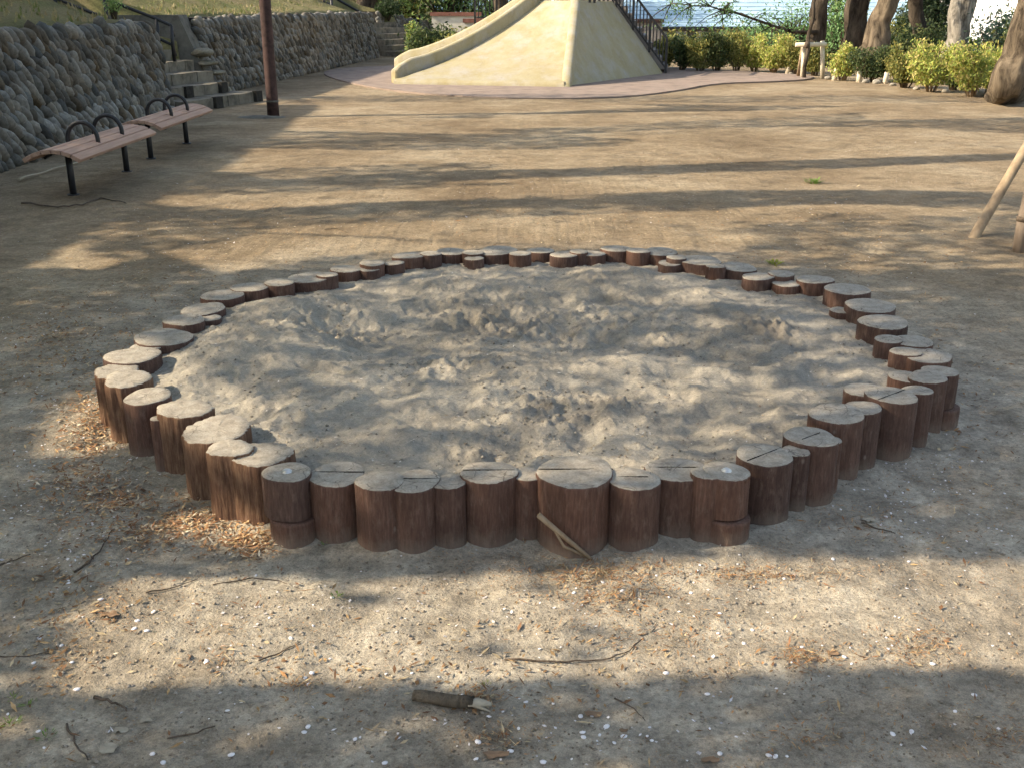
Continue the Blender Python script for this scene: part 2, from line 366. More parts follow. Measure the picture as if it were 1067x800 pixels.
def log_mesh(cx, cy, r, z0, z1, side, seed, seg=56):
    mb = MB(); rr = random.Random(seed); ph = [rr.uniform(0, 6.28) for _ in range(6)]
    a2, a3, a5 = rr.uniform(.02, .07), rr.uniform(.01, .045), rr.uniform(.006, .02)
    rough = .034 if side == 1 else .005
    gro = [1 + rr.gauss(0, rough) for _ in range(seg)]
    def rad(th, k, z): return r * (1 + a2 * math.sin(2 * th + ph[0]) + a3 * math.sin(3 * th + ph[1]) + a5 * math.sin(5 * th + ph[2]) + .006 * math.sin(z * 40 + ph[3] + th * 3)) * (1 + (gro[k] - 1) * (1 + .3 * math.sin(z * 30 + k)))
    hs = [z0 + (z1 - z0) * t for t in (0, .2, .4, .6, .8, .93)] + [z1 - .007, z1 - .002, z1]
    tx, ty = rr.gauss(0, .02), rr.gauss(0, .02)
    for i, z in enumerate(hs):
        sh = {7: .985, 8: .955}.get(i, 1.0)
        for k in range(seg):
            th = 2 * PI * k / seg; q = rad(th, k, z) * sh
            x, y = math.cos(th) * q, math.sin(th) * q
            chip = -.0011 * max(0, rr.gauss(0, 1)) if i in (6, 7) else 0
            mb.v.append(Vector((x, y, z + chip + ((tx * x + ty * y) if i > 5 else 0))))
    for i in range(len(hs) - 1):
        for k in range(seg):
            a = i * seg + k; b = i * seg + (k + 1) % seg
            mb.face([a, b, b + seg, a + seg], (1, 1, 1), 1 if i >= 7 else 0)
    base = (len(hs) - 1) * seg
    for t in (.6, .25):
        n = len(mb.v)
        for k in range(seg):
            th = 2 * PI * k / seg; q = rad(th, k, z1) * t
            x, y = math.cos(th) * q, math.sin(th) * q
            mb.v.append(Vector((x, y, z1 + rr.gauss(0, .0007) + tx * x + ty * y)))
        for k in range(seg): mb.face([base + k, base + (k + 1) % seg, n + (k + 1) % seg, n + k], (1, 1, 1), 1)
        base = n
    n = len(mb.v); mb.v.append(Vector((0, 0, z1)))
    for k in range(seg): mb.face([base + k, base + (k + 1) % seg, n], (1, 1, 1), 1)
    return mb

PITC = Vector((0.04, 4.25, 0))
border = thing('log_sandbox_border', (0, 0, 0), 'ring of short brown logs standing on end around the sand', 'sandbox border')
centers = []
for i, (px, py, hw) in enumerate(LOGS):
    zt = TOP + ((i * 7) % 11 - 5) * .0024 + LOW.get(i, 0)
    p = at(px, py, zt); r = hw / F * depth(p) * (1.13 if hw < 25 else 1.07)
    back = Vector((0, 0, 0)); centers.append((p, r))
    worn = 1 if i in (68, 69, 73, 74, 75, 76) else 0
    mb = log_mesh(p.x, p.y, r, -.08, zt, worn, i)
    o = mb.build('log', [M['worn'] if worn else M['side'], M['top']], border); o.location = (p.x, p.y, 0)
    if i in (0, 2, 4, 6, 7, 8, 10, 12, 17):
        q = centers[-1][0]; ang = 0 if i < 10 else R(38)
        s_ = MB(); L_ = r * (.93 if i not in (7, 12) else .55)
        for k in range(6):
            a = -L_ + 2 * L_ * k / 6; b = a + 2 * L_ / 6 + .001
            c_, s2 = math.cos(ang), math.sin(ang); oy = .012 if i < 10 else .0
            w = .0005 + .0004 * ((k * 5) % 3)
            s_.box(((a + b) / 2 * c_ - oy * s2, (a + b) / 2 * s2 + oy * c_, zt + .0005), (b - a, w * 2, .003), Matrix.Rotation(ang, 3, 'Z'))
        so = s_.build('seam', M['seam'], o)
# bolted lap joints: upper half log, lower half log, bolt
for (px, py, hw, lx, ly) in ((299, 491, 25, .012, -.012), (757, 490, 24, .004, -.016), (980, 386, 18, .022, -.012)):
    zt = TOP + .0065; p = at(px, py, zt); r = hw / F * depth(p); centers.append((p, r))
    o = log_mesh(0, 0, r, .098, zt, 0, int(px)).build('log', [M['side'], M['top']], border); o.location = (p.x, p.y, 0)
    lo = log_mesh(0, 0, r * 1.03, -.08, .0935, 0, int(px) + 1).build('log', [M['side'], M['side']], border); lo.location = (p.x + lx, p.y + ly, 0)
    if px < 900:
        b = MB(); rb = .013
        prof = [(.0165, -.002), (.0165, .0022), (rb, .003), (rb * .95, .006), (rb * .6, .0085), (0.001, .0095)]
        for (q, z) in prof:
            for k in range(20): b.v.append(Vector((math.cos(2 * PI * k / 20) * q, math.sin(2 * PI * k / 20) * q, zt + z)))
        for j in range(len(prof) - 1):
            for k in range(20): b.face([j * 20 + k, j * 20 + (k + 1) % 20, (j + 1) * 20 + (k + 1) % 20, (j + 1) * 20 + k])
        bo = b.build('bolt', M['bolt'], o)
ringp = sorted([(c.x, c.y) for c, r in centers], key=lambda q: math.atan2(q[1] - PITC.y, q[0] - PITC.x))
RA = np.array([math.atan2(y - PITC.y, x - PITC.x) for x, y in ringp]); RR = np.array([math.hypot(x - PITC.x, y - PITC.y) for x, y in ringp])
def ring_r(x, y):
    a = np.arctan2(y - PITC.y, x - PITC.x); return np.interp(a, RA, RR, period=2 * PI)
def rel(x, y): return np.hypot(x - PITC.x, y - PITC.y) - ring_r(x, y)      # <0 inside the pit

def ground_z(x, y):
    x = np.asarray(x, float); y = np.asarray(y, float)
    d = np.hypot(x, y - 4); fall = np.clip(1.6 - d / 14, .25, 1)
    z = (fbm(x * 1.1, y * 1.1, 4, 5) - .5) * .05 * fall + (fbm(x * 9, y * 9, 3, 9) - .5) * .018 + (fbm(x * 34, y * 34, 2, 15) - .5) * .007
    e = rel(x, y); z = z + .03 * np.exp(-np.clip(e, 0, 9) / .12) * (.4 + 1.2 * vnoise(x * 5, y * 5, 21))
    return np.where(e < -.02, -.03, z)
def sand_z(x, y):
    e = -rel(x, y)
    big = (fbm(x * 1.7 + 3, y * 1.7, 3, 31) - .5) * .13 + .022 * np.clip((y - 4.2) / 1.0, 0, 1) + .03 * np.clip((-x - .7) / .6, 0, 1) * np.clip((y - 3.2) / .5, 0, 1)
    rid = 1 - np.abs(fbm(x * 4.2, y * 4.2, 4, 41) * 2 - 1); lump = (rid - .75) * .04
    def hz(px, py, r, asp=1.0): q = at(px, py, .16); return np.exp(-(((x - q.x) / (r * asp)) ** 2 + ((y - q.y) / r) ** 2))
    dz = np.clip(hz(560, 335, .32, 1.9) + hz(600, 425, .16, 1.6) + hz(340, 345, .16, 1.5) + hz(800, 345, .1, 1.5) + hz(470, 380, .12, 2), 0, 1)
    clod = np.maximum(fbm(x * 19, y * 19, 4, 51, .58) - .44, 0) * (.03 * np.clip(fbm(x * 2.3, y * 2.3, 2, 61) * 3 - 1, 0, 1) + .095 * dz)
    fine = (fbm(x * 36, y * 36, 3, 71, .65) - .5) * .013
    z = .158 + (big + lump) * np.clip(e / .45, .15, 1) + clod + fine
    def hole(px, py, r, a, asp=1.0):
        q = at(px, py, .16); return a * np.exp(-(((x - q.x) / (r * asp)) ** 2 + ((y - q.y) / r) ** 2))
    z = z + hole(250, 365, .38, .06) - hole(350, 340, .16, .075, 1.6) - hole(560, 340, .30, .05, 2.2) + hole(480, 300, .2, .03, 2) + hole(800, 345, .09, .025, 1.4)
    z = z - hole(540, 345, .26, .045, 1.7) + hole(700, 400, .3, .03, 1.5) - hole(420, 310, .12, .035, 2) + hole(300, 330, .15, .03, 2.2) - hole(590, 405, .10, .06) + hole(680, 330, .22, .035, 2) - hole(440, 470, .12, .03, 1.8) + hole(470, 350, .12, .05, 1.5) - hole(610, 450, .09, .045, .8) + hole(640, 430, .12, .03)
    rs = random.Random(17)
    for _ in range(38):      # footprints and scooped hollows with pushed-up rims
        a = rs.uniform(0, 6.28); q = math.sqrt(rs.random()) * 1.45; ox, oy = PITC.x + math.cos(a) * q, PITC.y + math.sin(a) * q
        th = rs.uniform(0, 3.14); c_, s_ = math.cos(th), math.sin(th); L1, L2 = rs.uniform(.07, .15), rs.uniform(.035, .06); dp = rs.uniform(.006, .019)
        u = ((x - ox) * c_ + (y - oy) * s_) / L1; v = (-(x - ox) * s_ + (y - oy) * c_) / L2; r2 = u * u + v * v
        z = z - dp * np.exp(-r2 * r2) + dp * .4 * np.exp(-(np.sqrt(r2 + 1e-6) - 1.45) ** 2 / .10)
    # the sand laps a little higher against the near logs
    z = z + .018 * np.clip((3.1 - y) / .5, 0, 1) * np.clip(1 - e / .35, 0, 1)
    return np.minimum(z, TOP - .006 + np.clip(e - .1, 0, .3) * .35)

# ground: one sheet, fine near the camera, stretching to the horizon
def axis(lo, hi, fine0, fine1, step, grow=1.16):
    a = list(np.arange(fine0, fine1, step)); s = step; x = a[-1]
    while x < hi: s *= grow; x += s; a.append(x)
    s = step; x = a[0]; b = []
    while x > lo: s *= grow; x -= s; b.append(x)
    return np.array(b[::-1] + a)
gx = axis(-900, 900, -2.7, 2.7, .0125, 1.09); gy = axis(-40, 1500, 1.75, 5.2, .0125, 1.07)
X, Y = np.meshgrid(gx, gy); Z = ground_z(X, Y)
far = np.clip((np.hypot(X, Y) - 8) / 6, 0, 1); Z = Z * (1 - far) + far * (fbm(X * .5, Y * .5, 2, 5) - .5) * .03 * (Y < 60)
tag(grid('ground', X, Y, Z, M['dirt']), kind='structure')
# sand in the pit
sx = np.arange(-2.3, 2.3, .0095); sy = np.arange(2.4, 6.9, .0095); X, Y = np.meshgrid(sx, sy)
tag(grid('sand', X, Y, sand_z(X, Y), M['sand'], rel(X, Y) < .0), kind='structure')

# ------------------------------------------------------------------ helpers for litter
def gpoint(px, py):
    p = at(px, py, 0); z = float(ground_z(p.x, p.y)); p = at(px, py, z); return Vector((p.x, p.y, float(ground_z(p.x, p.y))))
def surf(x, y):
    return np.where(rel(x, y) < -.06, sand_z(x, y), ground_z(x, y))
def un(px, py, z):      # vector form of at()
    u = (px - CX) / F; v = -(py - CY) / F; dz = -sp + v * cp; t = (z - H) / dz
    return u * t, (cp + v * sp) * t
def scatter(areas, n):
    """areas: (cx, cy, rx, ry, weight) photo-space ellipses turned into ground points"""
    w = np.array([a[4] for a in areas], float); w /= w.sum(); k = rng.choice(len(areas), n, p=w); A = np.array([a[:4] for a in areas], float)[k]
    tt = rng.standard_t(3, (2, n)) * .5; px = A[:, 0] + tt[0] * A[:, 2]; py = A[:, 1] + tt[1] * A[:, 3]
    py = np.clip(py, 30, 840); x, y = un(px, py, 0.0); return x, y
def flakes(name, x, y, ln, wd, cols, label, lift=.004, tilt=.35, zf=ground_z):
    n = len(x); z = zf(x, y) + lift * rng.random(n) + .0015
    th = rng.random(n) * 2 * PI; sl = rng.normal(0, tilt, n)
    l = ln * rng.lognormal(0, .4, n); w = wd * rng.lognormal(0, .35, n)
    U = np.stack([np.cos(th) * l / 2, np.sin(th) * l / 2, np.sin(sl) * l / 2], -1)
    V = np.stack([-np.sin(th) * w / 2, np.cos(th) * w / 2, rng.normal(0, .3, n) * w / 2], -1)
    cc = np.array(cols)[rng.integers(0, len(cols), n)] * rng.uniform(.7, 1.25, (n, 1))
    o = quads(name, np.stack([x, y, z + np.abs(U[:, 2])], -1), U, V, cc, M['litter']); return tag(o, label, None, None, 'stuff')
out = lambda x, y: rel(x, y) > .05
# bright bark chips on the left of the pit
x, y = scatter([(95, 450, 28, 38, 3), (80, 500, 45, 30, 1.6), (120, 520, 55, 22, 2), (200, 545, 60, 17, 3), (262, 567, 32, 12, 2.5), (150, 560, 60, 16, 1)], 4600); k = out(x, y)
flakes('bark_chips', x[k], y[k], .020, .0058, [(.44, .25, .12), (.55, .39, .21), (.30, .15, .075), (.60, .50, .36), (.38, .21, .11), (.22, .13, .08)], 'tan and orange bark chips strewn left of the log ring', .009, .22)
x, y = scatter([(620, 598, 60, 15, 4.0), (560, 560, 25, 8, .8), (640, 622, 60, 18, 2.2), (790, 603, 75, 12, 2.2), (840, 690, 30, 14, 1.2), (960, 680, 50, 22, 1.2), (1000, 560, 60, 35, .7), (900, 545, 50, 25, .8), (700, 660, 90, 28, 1), (120, 640, 40, 18, .5), (235, 690, 25, 12, .3), (310, 715, 18, 8, .4), (500, 725, 20, 12, .8), (520, 770, 30, 12, .4), (1040, 770, 40, 20, .7), (850, 770, 60, 20, .7), (230, 660, 60, 40, .4)], 4300); k = out(x, y)
flakes('dry_needles', x[k], y[k], .017, .003, [(.36, .19, .085), (.42, .26, .13), (.24, .12, .06), (.46, .36, .21), (.30, .20, .12)], 'orange brown needles and scales lying in front of the logs', .006, .25)
x, y = scatter([(80, 380, 90, 60, 2), (60, 350, 80, 40, 1.4), (180, 300, 120, 50, 1.6), (250, 230, 160, 35, 1.5), (600, 225, 280, 28, 2), (880, 260, 140, 40, 1.6), (1000, 430, 60, 120, .7), (60, 640, 60, 100, .7), (500, 700, 420, 70, .8), (600, 160, 300, 40, 2.6), (500, 130, 350, 30, 2.0)], 11000); k = out(x, y)
flakes('leaf_litter', x[k], y[k], .019, .0065, [(.30, .17, .08), (.42, .27, .13), (.20, .11, .06), (.46, .36, .22)], 'fine brown leaf litter over the bare ground', .004, .25)
x, y = scatter([(60, 370, 90, 90, 2), (200, 250, 160, 60, 2), (600, 200, 300, 50, 2.6), (900, 230, 150, 70, 2), (960, 480, 90, 110, 1.2), (60, 560, 70, 70, .8), (500, 640, 420, 50, 1.0), (120, 470, 70, 50, .8), (540, 760, 480, 40, .6), (600, 150, 380, 35, 2.2)], 2600); k = out(x, y)
flakes('small_petals', x[k], y[k], .0085, .007, [(.75, .70, .68), (.66, .60, .56)], 'tiny white petals sprinkled over the ground', .002, .15)
n = 2600; px = rng.uniform(150, 960, n); py = rng.uniform(262, 480, n); x, y = un(px, py, .17); k = rel(x, y) < -.1; x = x[k]; y = y[k]
flakes('sand_litter', x, y, .011, .004, [(.20, .15, .10), (.30, .22, .13), (.14, .10, .075), (.60, .56, .50)], 'small brown crumbs of litter lying on the sand', .002, .2, sand_z)
# crumbs and small stones that stand up from the soil
def crumbs(name, x, y, s, cols, label, zf):
    n = len(x); z = zf(x, y); mbv = []; base = np.array([(1, 0, 0), (-1, 0, 0), (0, 1, 0), (0, -1, 0), (0, 0, 1), (0, 0, -.6)], float)
    fc = np.array([(0, 2, 4), (2, 1, 4), (1, 3, 4), (3, 0, 4), (2, 0, 5), (1, 2, 5), (3, 1, 5), (0, 3, 5)])
    sc = s * np.minimum(rng.lognormal(-.15, .6, n), 2.3); V = base[None] * sc[:, None, None] * rng.uniform(.6, 1.3, (n, 6, 1)) ; th = rng.random(n) * 6.28
    c, si = np.cos(th)[:, None], np.sin(th)[:, None]; Vx = V[:, :, 0] * c - V[:, :, 1] * si; Vy = V[:, :, 0] * si + V[:, :, 1] * c
    P = np.stack([Vx + x[:, None], Vy + y[:, None], V[:, :, 2] * .8 + z[:, None] + sc[:, None] * .2], -1).reshape(-1, 3)
    Fc = (fc[None] + np.arange(n)[:, None, None] * 6).reshape(-1)
    me = bpy.data.meshes.new(name); me.vertices.add(n * 6); me.vertices.foreach_set('co', P.ravel()); me.loops.add(n * 24); me.loops.foreach_set('vertex_index', Fc)
    me.polygons.add(n * 8); me.polygons.foreach_set('loop_start', np.arange(n * 8) * 3); me.update(calc_edges=True)
    me.polygons.foreach_set('use_smooth', np.ones(n * 8, bool)); me.materials.append(M['litter'])
    cc = np.ones((n, 8, 4)); cc[:, :, :3] = (np.array(cols)[rng.integers(0, len(cols), n)] * rng.uniform(.8, 1.15, (n, 1)))[:, None, :]
    a = me.attributes.new('Col', 'FLOAT_COLOR', 'FACE'); a.data.foreach_set('color', cc.ravel())
    o = bpy.data.objects.new(name, me); C.objects.link(o); return tag(o, label, None, None, 'stuff')
n = 10500; px = rng.uniform(-20, 1090, n); py = 130 + 690 * rng.random(n) ** .8; x, y = un(px, py, 0.); k = out(x, y)
crumbs('soil_crumbs', x[k], y[k], .0032, [(.30, .25, .19), (.24, .19, .14), (.36, .31, .25)], 'small crumbs of soil and grit on the bare ground', ground_z)
n = 16000; px = rng.uniform(100, 1000, n); py = rng.uniform(255, 490, n); x, y = un(px, py, .17); k = (rel(x, y) < -.07) & ((fbm(x * 2.3, y * 2.3, 2, 61) > rng.uniform(.35, .85, n)) | (np.exp(-(((x - at(570, 340, .16).x) / .65) ** 2 + ((y - at(570, 340, .16).y) / .35) ** 2)) > rng.random(n)) | (np.exp(-(((x - at(600, 425, .16).x) / .3) ** 2 + ((y - at(600, 425, .16).y) / .17) ** 2)) > rng.random(n)))
crumbs('sand_clods', x[k], y[k], .0034, [(.30, .265, .21), (.35, .31, .25), (.20, .17, .135)], 'loose clods of dug sand in the pit', sand_z)

# ------------------------------------------------------------------ counted petals in the foreground
pet = MB(); ring_ = []
for k in range(12):
    th = 2 * PI * k / 12; pet.v.append(Vector((math.cos(th) * .0085, math.sin(th) * .0066, .0012)))
for k in range(12):
    th = 2 * PI * k / 12; pet.v.append(Vector((math.cos(th) * .0055, math.sin(th) * .0042, .0028)))
for k in range(12):
    th = 2 * PI * k / 12; pet.v.append(Vector((math.cos(th) * .0075, math.sin(th) * .0058, -.001)))
for k in range(12):
    a, b = k, (k + 1) % 12; pet.face([a, b, 12 + b, 12 + a]); pet.face([24 + a, 24 + b, b, a])
pet.face([12 + k for k in range(12)])
P0 = None
PX = [(105, 625), (143, 646), (153, 657), (140, 655), (215, 690), (303, 665), (160, 637), (325, 701), (318, 706), (370, 770), (317, 763), (321, 757), (237, 740), (241, 786), (159, 786), (170, 795), (346, 622), (548, 731), (605, 746), (401, 795), (321, 713), (628, 606), (598, 617), (648, 615), (720, 617), (750, 639), (784, 656), (694, 701), (836, 673), (880, 683), (498, 773), (496, 791), (532, 783), (640, 774), (617, 745), (632, 757), (608, 768), (566, 794), (737, 723), (607, 763), (650, 767), (750, 785), (748, 660), (972, 690), (1015, 724), (950, 762), (930, 765), (995, 741), (808, 788), (801, 787), (775, 670), (868, 582), (947, 585), (828, 598), (817, 603), (40, 762), (12, 540), (75, 690), (80, 718), (41, 665), (35, 690), (64, 672)]
rr = random.Random(3)
CL = [(rr.uniform(0, 1067), rr.uniform(570, 790)) for _ in range(16)]
for k in range(66):
    c_ = rr.choice(CL); PX.append((c_[0] + rr.gauss(0, 38), min(798, c_[1] + rr.gauss(0, 16))))
for k in range(30): PX.append((rr.uniform(850, 1060), rr.uniform(480, 570)))
for k in range(45): PX.append((rr.uniform(0, 180), rr.uniform(380, 560)))
for i, (px, py) in enumerate(PX):
    p = gpoint(px, py)
    if float(rel(p.x, p.y)) < .05: continue
    if P0 is None: o = P0 = pet.build('petal', M['petal'], None, (0, 0, 0))
    else: o = P0.copy(); C.objects.link(o)
    s = .55 if i >= 62 else .95
    o.location = (p.x, p.y, p.z + .001); o.rotation_euler = (rr.uniform(-.25, .25), rr.uniform(-.25, .25), rr.uniform(0, 6.28)); o.scale = (s * rr.uniform(.75, 1.15),) * 3
    tag(o, 'small round white petal lying flat on the bare soil', 'petal', 'white petals on the ground in front of the pit')

# ------------------------------------------------------------------ twigs, sticks, dead leaves
def twig(pts, r, label, mat='twig', z=.0, name='twig', cat='twig', forks=0):
    P = [gpoint(*q) for q in pts]; P = [Vector((p.x, p.y, p.z + r + z)) for p in P]
    Q = []
    rr = random.Random(int(pts[0][0] * 7 + pts[0][1]))
    for a, b in zip(P, P[1:]):
        m = 4
        for k in range(m): Q.append(a.lerp(b, k / m) + Vector((rr.gauss(0, r * .5), rr.gauss(0, r * .5), abs(rr.gauss(0, r * .4)))))
    Q.append(P[-1]); n = len(Q); mb = MB(); o0 = P[0]
    mb.tube([q - o0 for q in Q], [r * .8 * (1 - .6 * i / n) for i in range(n)], 7, wob=.15, seed=int(pts[0][0]))
    if forks and n > 5:
        q = Q[n // 2]; d = (Q[n // 2 + 1] - q).normalized(); s_ = Vector((-d.y, d.x, 0)) * rr.choice((-1, 1))
        mb.tube([q - o0, q - o0 + (d + s_ * .7) * r * 14], [r * .55, r * .2], 5)
    return tag(mb.build(name, M[mat], None, o0), label, cat, 'fallen twigs')
for a in [([(77, 597), (92, 588), (107, 572), (117, 552)], .0045, 'dark curved twig left of the log ring, pointing at the camera'),
          ([(152, 619), (180, 613), (206, 604)], .003, 'thin dark twig at the upper edge of the sunlit patch'),
          ([(222, 609), (262, 603), (290, 605), (312, 613)], .0025, 'thin bent twig on the ground before the left bolted log'),
          ([(270, 689), (292, 681), (313, 669)], .003, 'short dark twig inside the left sunlit patch'),
          ([(525, 688), (590, 690), (630, 688), (655, 678), (683, 655)], .0035, 'long bent grey twig in front of the middle logs'),
          ([(100, 728), (116, 733), (132, 742)], .006, 'short thick black twig in the bottom left shade'),
          ([(69, 756), (78, 775), (92, 793)], .004, 'brown twig pointing down in the bottom left corner'),
          ([(175, 770), (200, 767), (224, 757)], .0035, 'forked brown twig along the bottom left edge'),
          ([(0, 588), (15, 585), (32, 578)], .004, 'dark twig cut by the left edge of the picture'),
          ([(0, 684), (30, 684), (55, 678)], .0025, 'thin straw coloured twig by the left edge beside the sunlit patch'),
          ([(22, 213), (60, 218), (85, 215), (105, 208), (131, 213)], .010, 'long curved dark twig in front of the nearer bench'),
          ([(338, 240), (350, 239), (362, 243)], .004, 'bent stick on the soil behind the left of the ring'),
          ([(640, 728), (660, 738), (672, 752)], .0025, 'thin dry stalk to the right of the thick broken stick'),
          ([(898, 545), (915, 552), (933, 556)], .004, 'brown twig beside the dead leaf right of the ring')]:
    twig(*a)
twig([(18, 190), (48, 181), (86, 170)], .016, 'pale grey stick lying under the nearer bench by the wall', 'paledead', forks=0, name='stick', cat='stick')
# thick broken stick
a, b = gpoint(431, 731), gpoint(512, 741); r = .0165; root = thing('broken_stick', a, 'thick bark covered stick with a splintered pale end lying near the bottom of the picture', 'stick')
d = (b - a); mb = MB(); pts = [d * t + Vector((0, 0, r + .002 + .002 * math.sin(t * 9))) for t in (0, .12, .25, .4, .55, .68, .78)]
mb.tube(pts, [r * .8, r, r * .95, r * 1.05, r, r * 1.02, r * .9], 14, wob=.16, seed=4); mb.build('bark', M['brownbark'], root)
mb = MB(); pts = [d * t + Vector((0, 0, r + .001 + (t - .7) * .01)) for t in (.72, .82, .9, 1.0)]
mb.tube(pts, [r * .8, r * .75, r * .6, r * .3], 10, wob=.3, seed=8)
mb.tube([d * .8 + Vector((0, -.008, r)), d * .97 + Vector((.004, -.016, r * .6))], [r * .35, r * .1], 6); mb.build('splintered_end', M['paledead'], root)
# split branch leaning on the logs
foot = gpoint(616, 583); tip = atY(561, 536, foot.y + .055); tip = Vector((tip.x, centers[6][0].y - centers[6][1] - .014, tip.z))
tip = atY(561, 536, tip.y); root = thing('leaning_stick', foot, 'pale split stick leaning against the front of the widest near log', 'stick')
mb = MB(); v = tip - foot; mb.tube([Vector((0, 0, .004)), v * .35 + Vector((0, -.004, .004)), v * .7 + Vector((0, -.003, .002)), v], [.006, .0075, .0085, .0095], 9, wob=.2, seed=3)
mb.tube([Vector((0, .004, .004)), v * .45 + Vector((-.012, -.012, -.016)), v * .66 + Vector((-.004, 0, -.004))], [.004, .004, .003], 7, wob=.2, seed=5); mb.build('stick', M['pole'], root)
def deadleaf(px, py, s, label, mat='deadleaf', ang=0):
    p = gpoint(px, py); mb = MB(); n = 14; rr = random.Random(px); mb.v.append(Vector((0, 0, .006)))
    for k in range(n):
        th = 2 * PI * k / n; q = s * (.6 + .4 * abs(math.cos(th))) * rr.uniform(.75, 1.1); mb.v.append(Vector((math.cos(th + ang) * q, math.sin(th + ang) * q * .7, .004 + abs(rr.gauss(0, s * .16)))))
    for k in range(n): mb.face([0, 1 + k, 1 + (k + 1) % n])
    for k in range(n + 1): mb.v.append(mb.v[k] - Vector((0, 0, .0012)))
    for k in range(n): mb.face([n + 1, n + 2 + (k + 1) % n, n + 2 + k])
    tag(mb.build('dead_leaf', M[mat], None, p), label, 'dead leaf', 'curled dead leaves')
for a in [(517, 788, .030, 'curled brown leaf below the thick broken stick'), (618, 745, .024, 'brown leaf with two white petals right of the broken stick'), (113, 781, .030, 'pale papery leaf in the bottom left shade', 'paledead', 1.4), (127, 762, .022, 'pale crumpled leaf just above a larger pale one', 'paledead'),
          (115, 641, .026, 'reddish brown leaf in the upper left of the sunlit patch'), (905, 543, .024, 'light brown leaf to the right of the log ring', 'paledead'), (740, 793, .022, 'brown leaf at the bottom edge right of the centre'), (152, 752, .015, 'small pale leaf beside the white petals at lower left', 'paledead'), (868, 680, .018, 'dark brown leaf in the right sunlit patch'), (650, 762, .012, 'small brown leaf fragment in the bottom shade')]: deadleaf(*a)
# weeds
def tuft(px, py, s, n, label, col=(.16, .25, .05), group='small green weeds'):
    p = gpoint(px, py); k = n; a = rng.random(k) * 6.28; q = rng.random(k) ** .7 * s; cen = np.stack([np.cos(a) * q, np.sin(a) * q, .25 * s * rng.random(k) + .004], -1)
    d = np.stack([np.cos(a), np.sin(a), rng.uniform(.2, 1.0, k)], -1) * s * .28; w = np.stack([-np.sin(a), np.cos(a), 0 * a], -1) * s * .05 * rng.uniform(.6, 1.8, (k, 1))
    o = quads('weed', cen, d, w, np.array(col) * rng.uniform(.6, 1.4, (k, 1)), M['leaf']); o.location = p; tag(o, label, 'weed', group)
for a in [(848, 191, .10, 90, 'low green weed on the far ground right of the middle'), (808, 276, .07, 60, 'yellow green weed just behind the far right logs', (.28, .30, .04)), (352, 622, .025, 26, 'tiny weed in front of the left bolted log'), (337, 566, .02, 22, 'weed sprouting at the foot of the first near log'),
          (10, 755, .028, 34, 'sparse weed at the bottom left edge'), (48, 768, .024, 30, 'flat green weed in the bottom left corner'), (505, 715, .02, 20, 'upright sprig behind the broken stick', (.25, .24, .08)), (30, 735, .022, 26, 'green weed in shade under the sunlit patch'), (15, 728, .02, 20, 'small weed against the left edge', (.2, .26, .06))]: tuft(*a)

# ------------------------------------------------------------------ cobble walls
def inslope(t): return t
def cobble_wall(P, Q, hP, hQ, label, batter=.2, cell=.2, seed=0, endcap=False):
    """P,Q: base ends (near, far); the wall leans back to -x"""
    P = Vector(P); Q = Vector(Q); L_ = (Q - P).length; d = (Q - P).normalized(); n_in = Vector((-d.y, d.x, 0))
    if n_in.x > 0: n_in = -n_in
    root = thing('cobble_wall', P, label, 'stone wall', 'cobbled retaining walls'); rr = random.Random(seed)
    mb = MB(); tk = .55
    b = [n_in * .03 + Vector((0, 0, -.1)), Q - P + n_in * .03 + Vector((0, 0, -.1)), Q - P + n_in * (batter + tk) + Vector((0, 0, -.1)), n_in * (batter + tk) + Vector((0, 0, -.1))]
    t = [n_in * (batter + .03) + Vector((0, 0, hP - .03)), Q - P + n_in * (batter + .03) + Vector((0, 0, hQ - .03)), Q - P + n_in * (batter + tk) + Vector((0, 0, hQ - .03)), n_in * (batter + tk) + Vector((0, 0, hP - .03))]
    mb.v += b + t
    for q in ((0, 3, 2, 1), (4, 5, 6, 7), (0, 1, 5, 4), (1, 2, 6, 5), (2, 3, 7, 6), (3, 0, 4, 7)): mb.face(list(q), (1, 1, 1), 0, False)
    mb.build('core', M['mortar'], root)
    mb = MB(); row = 0; z = .06
    hm = max(hP, hQ); rh = .138
    while z < hm - .04:
        s_ = rr.uniform(0, .1)
        while s_ < L_:
            h_here = hP + (hQ - hP) * s_ / L_
            if z < h_here - .05:
                k = z / h_here; c = d * s_ + n_in * (batter * z / h_here - .015 + rr.uniform(-.015, .02)) + Vector((0, 0, z + rr.gauss(0, .018)))
                ax = (rr.uniform(.12, .21), .105, rr.uniform(.048, .074)); tilt = R(rr.gauss(46, 8))
                # local: x along wall, y into the wall, z up
                rot = Matrix((( d.x, n_in.x, 0), (d.y, n_in.y, 0), (0, 0, 1))) @ Matrix.Rotation(tilt, 3, 'Y')
                g = rr.choice((rr.uniform(.06, .13), rr.uniform(.10, .24), rr.uniform(.10, .24))) * (1.25 if z < .35 else 1); w = rr.gauss(.006, .008)
                mb.blob(c, ax, rot, (g * 1.03 + w, g, g * .90 - w), 10, 6, .1, rr.random())
            s_ += rr.uniform(.125, .19)
        z += rh; row += 1
    mb.build('cobbles', M['stone'], root)
    return root, d, n_in
wa = cobble_wall((-5.35, 3.5, 0), (-5.42, 17.3, 0), 1.39, 1.43, 'cobbled wall behind the two benches at the left edge', seed=1)
wb = cobble_wall((-5.75, 20.8, 0), (-4.45, 36.5, 0), 1.45, 1.45, 'long cobbled wall behind the rusty pole, between two flights of steps', seed=2)
wc = cobble_wall((-4.6, 39.5, 0), (-3.2, 46, 0), 1.45, .9, 'short far cobbled wall beyond the second steps', seed=3)
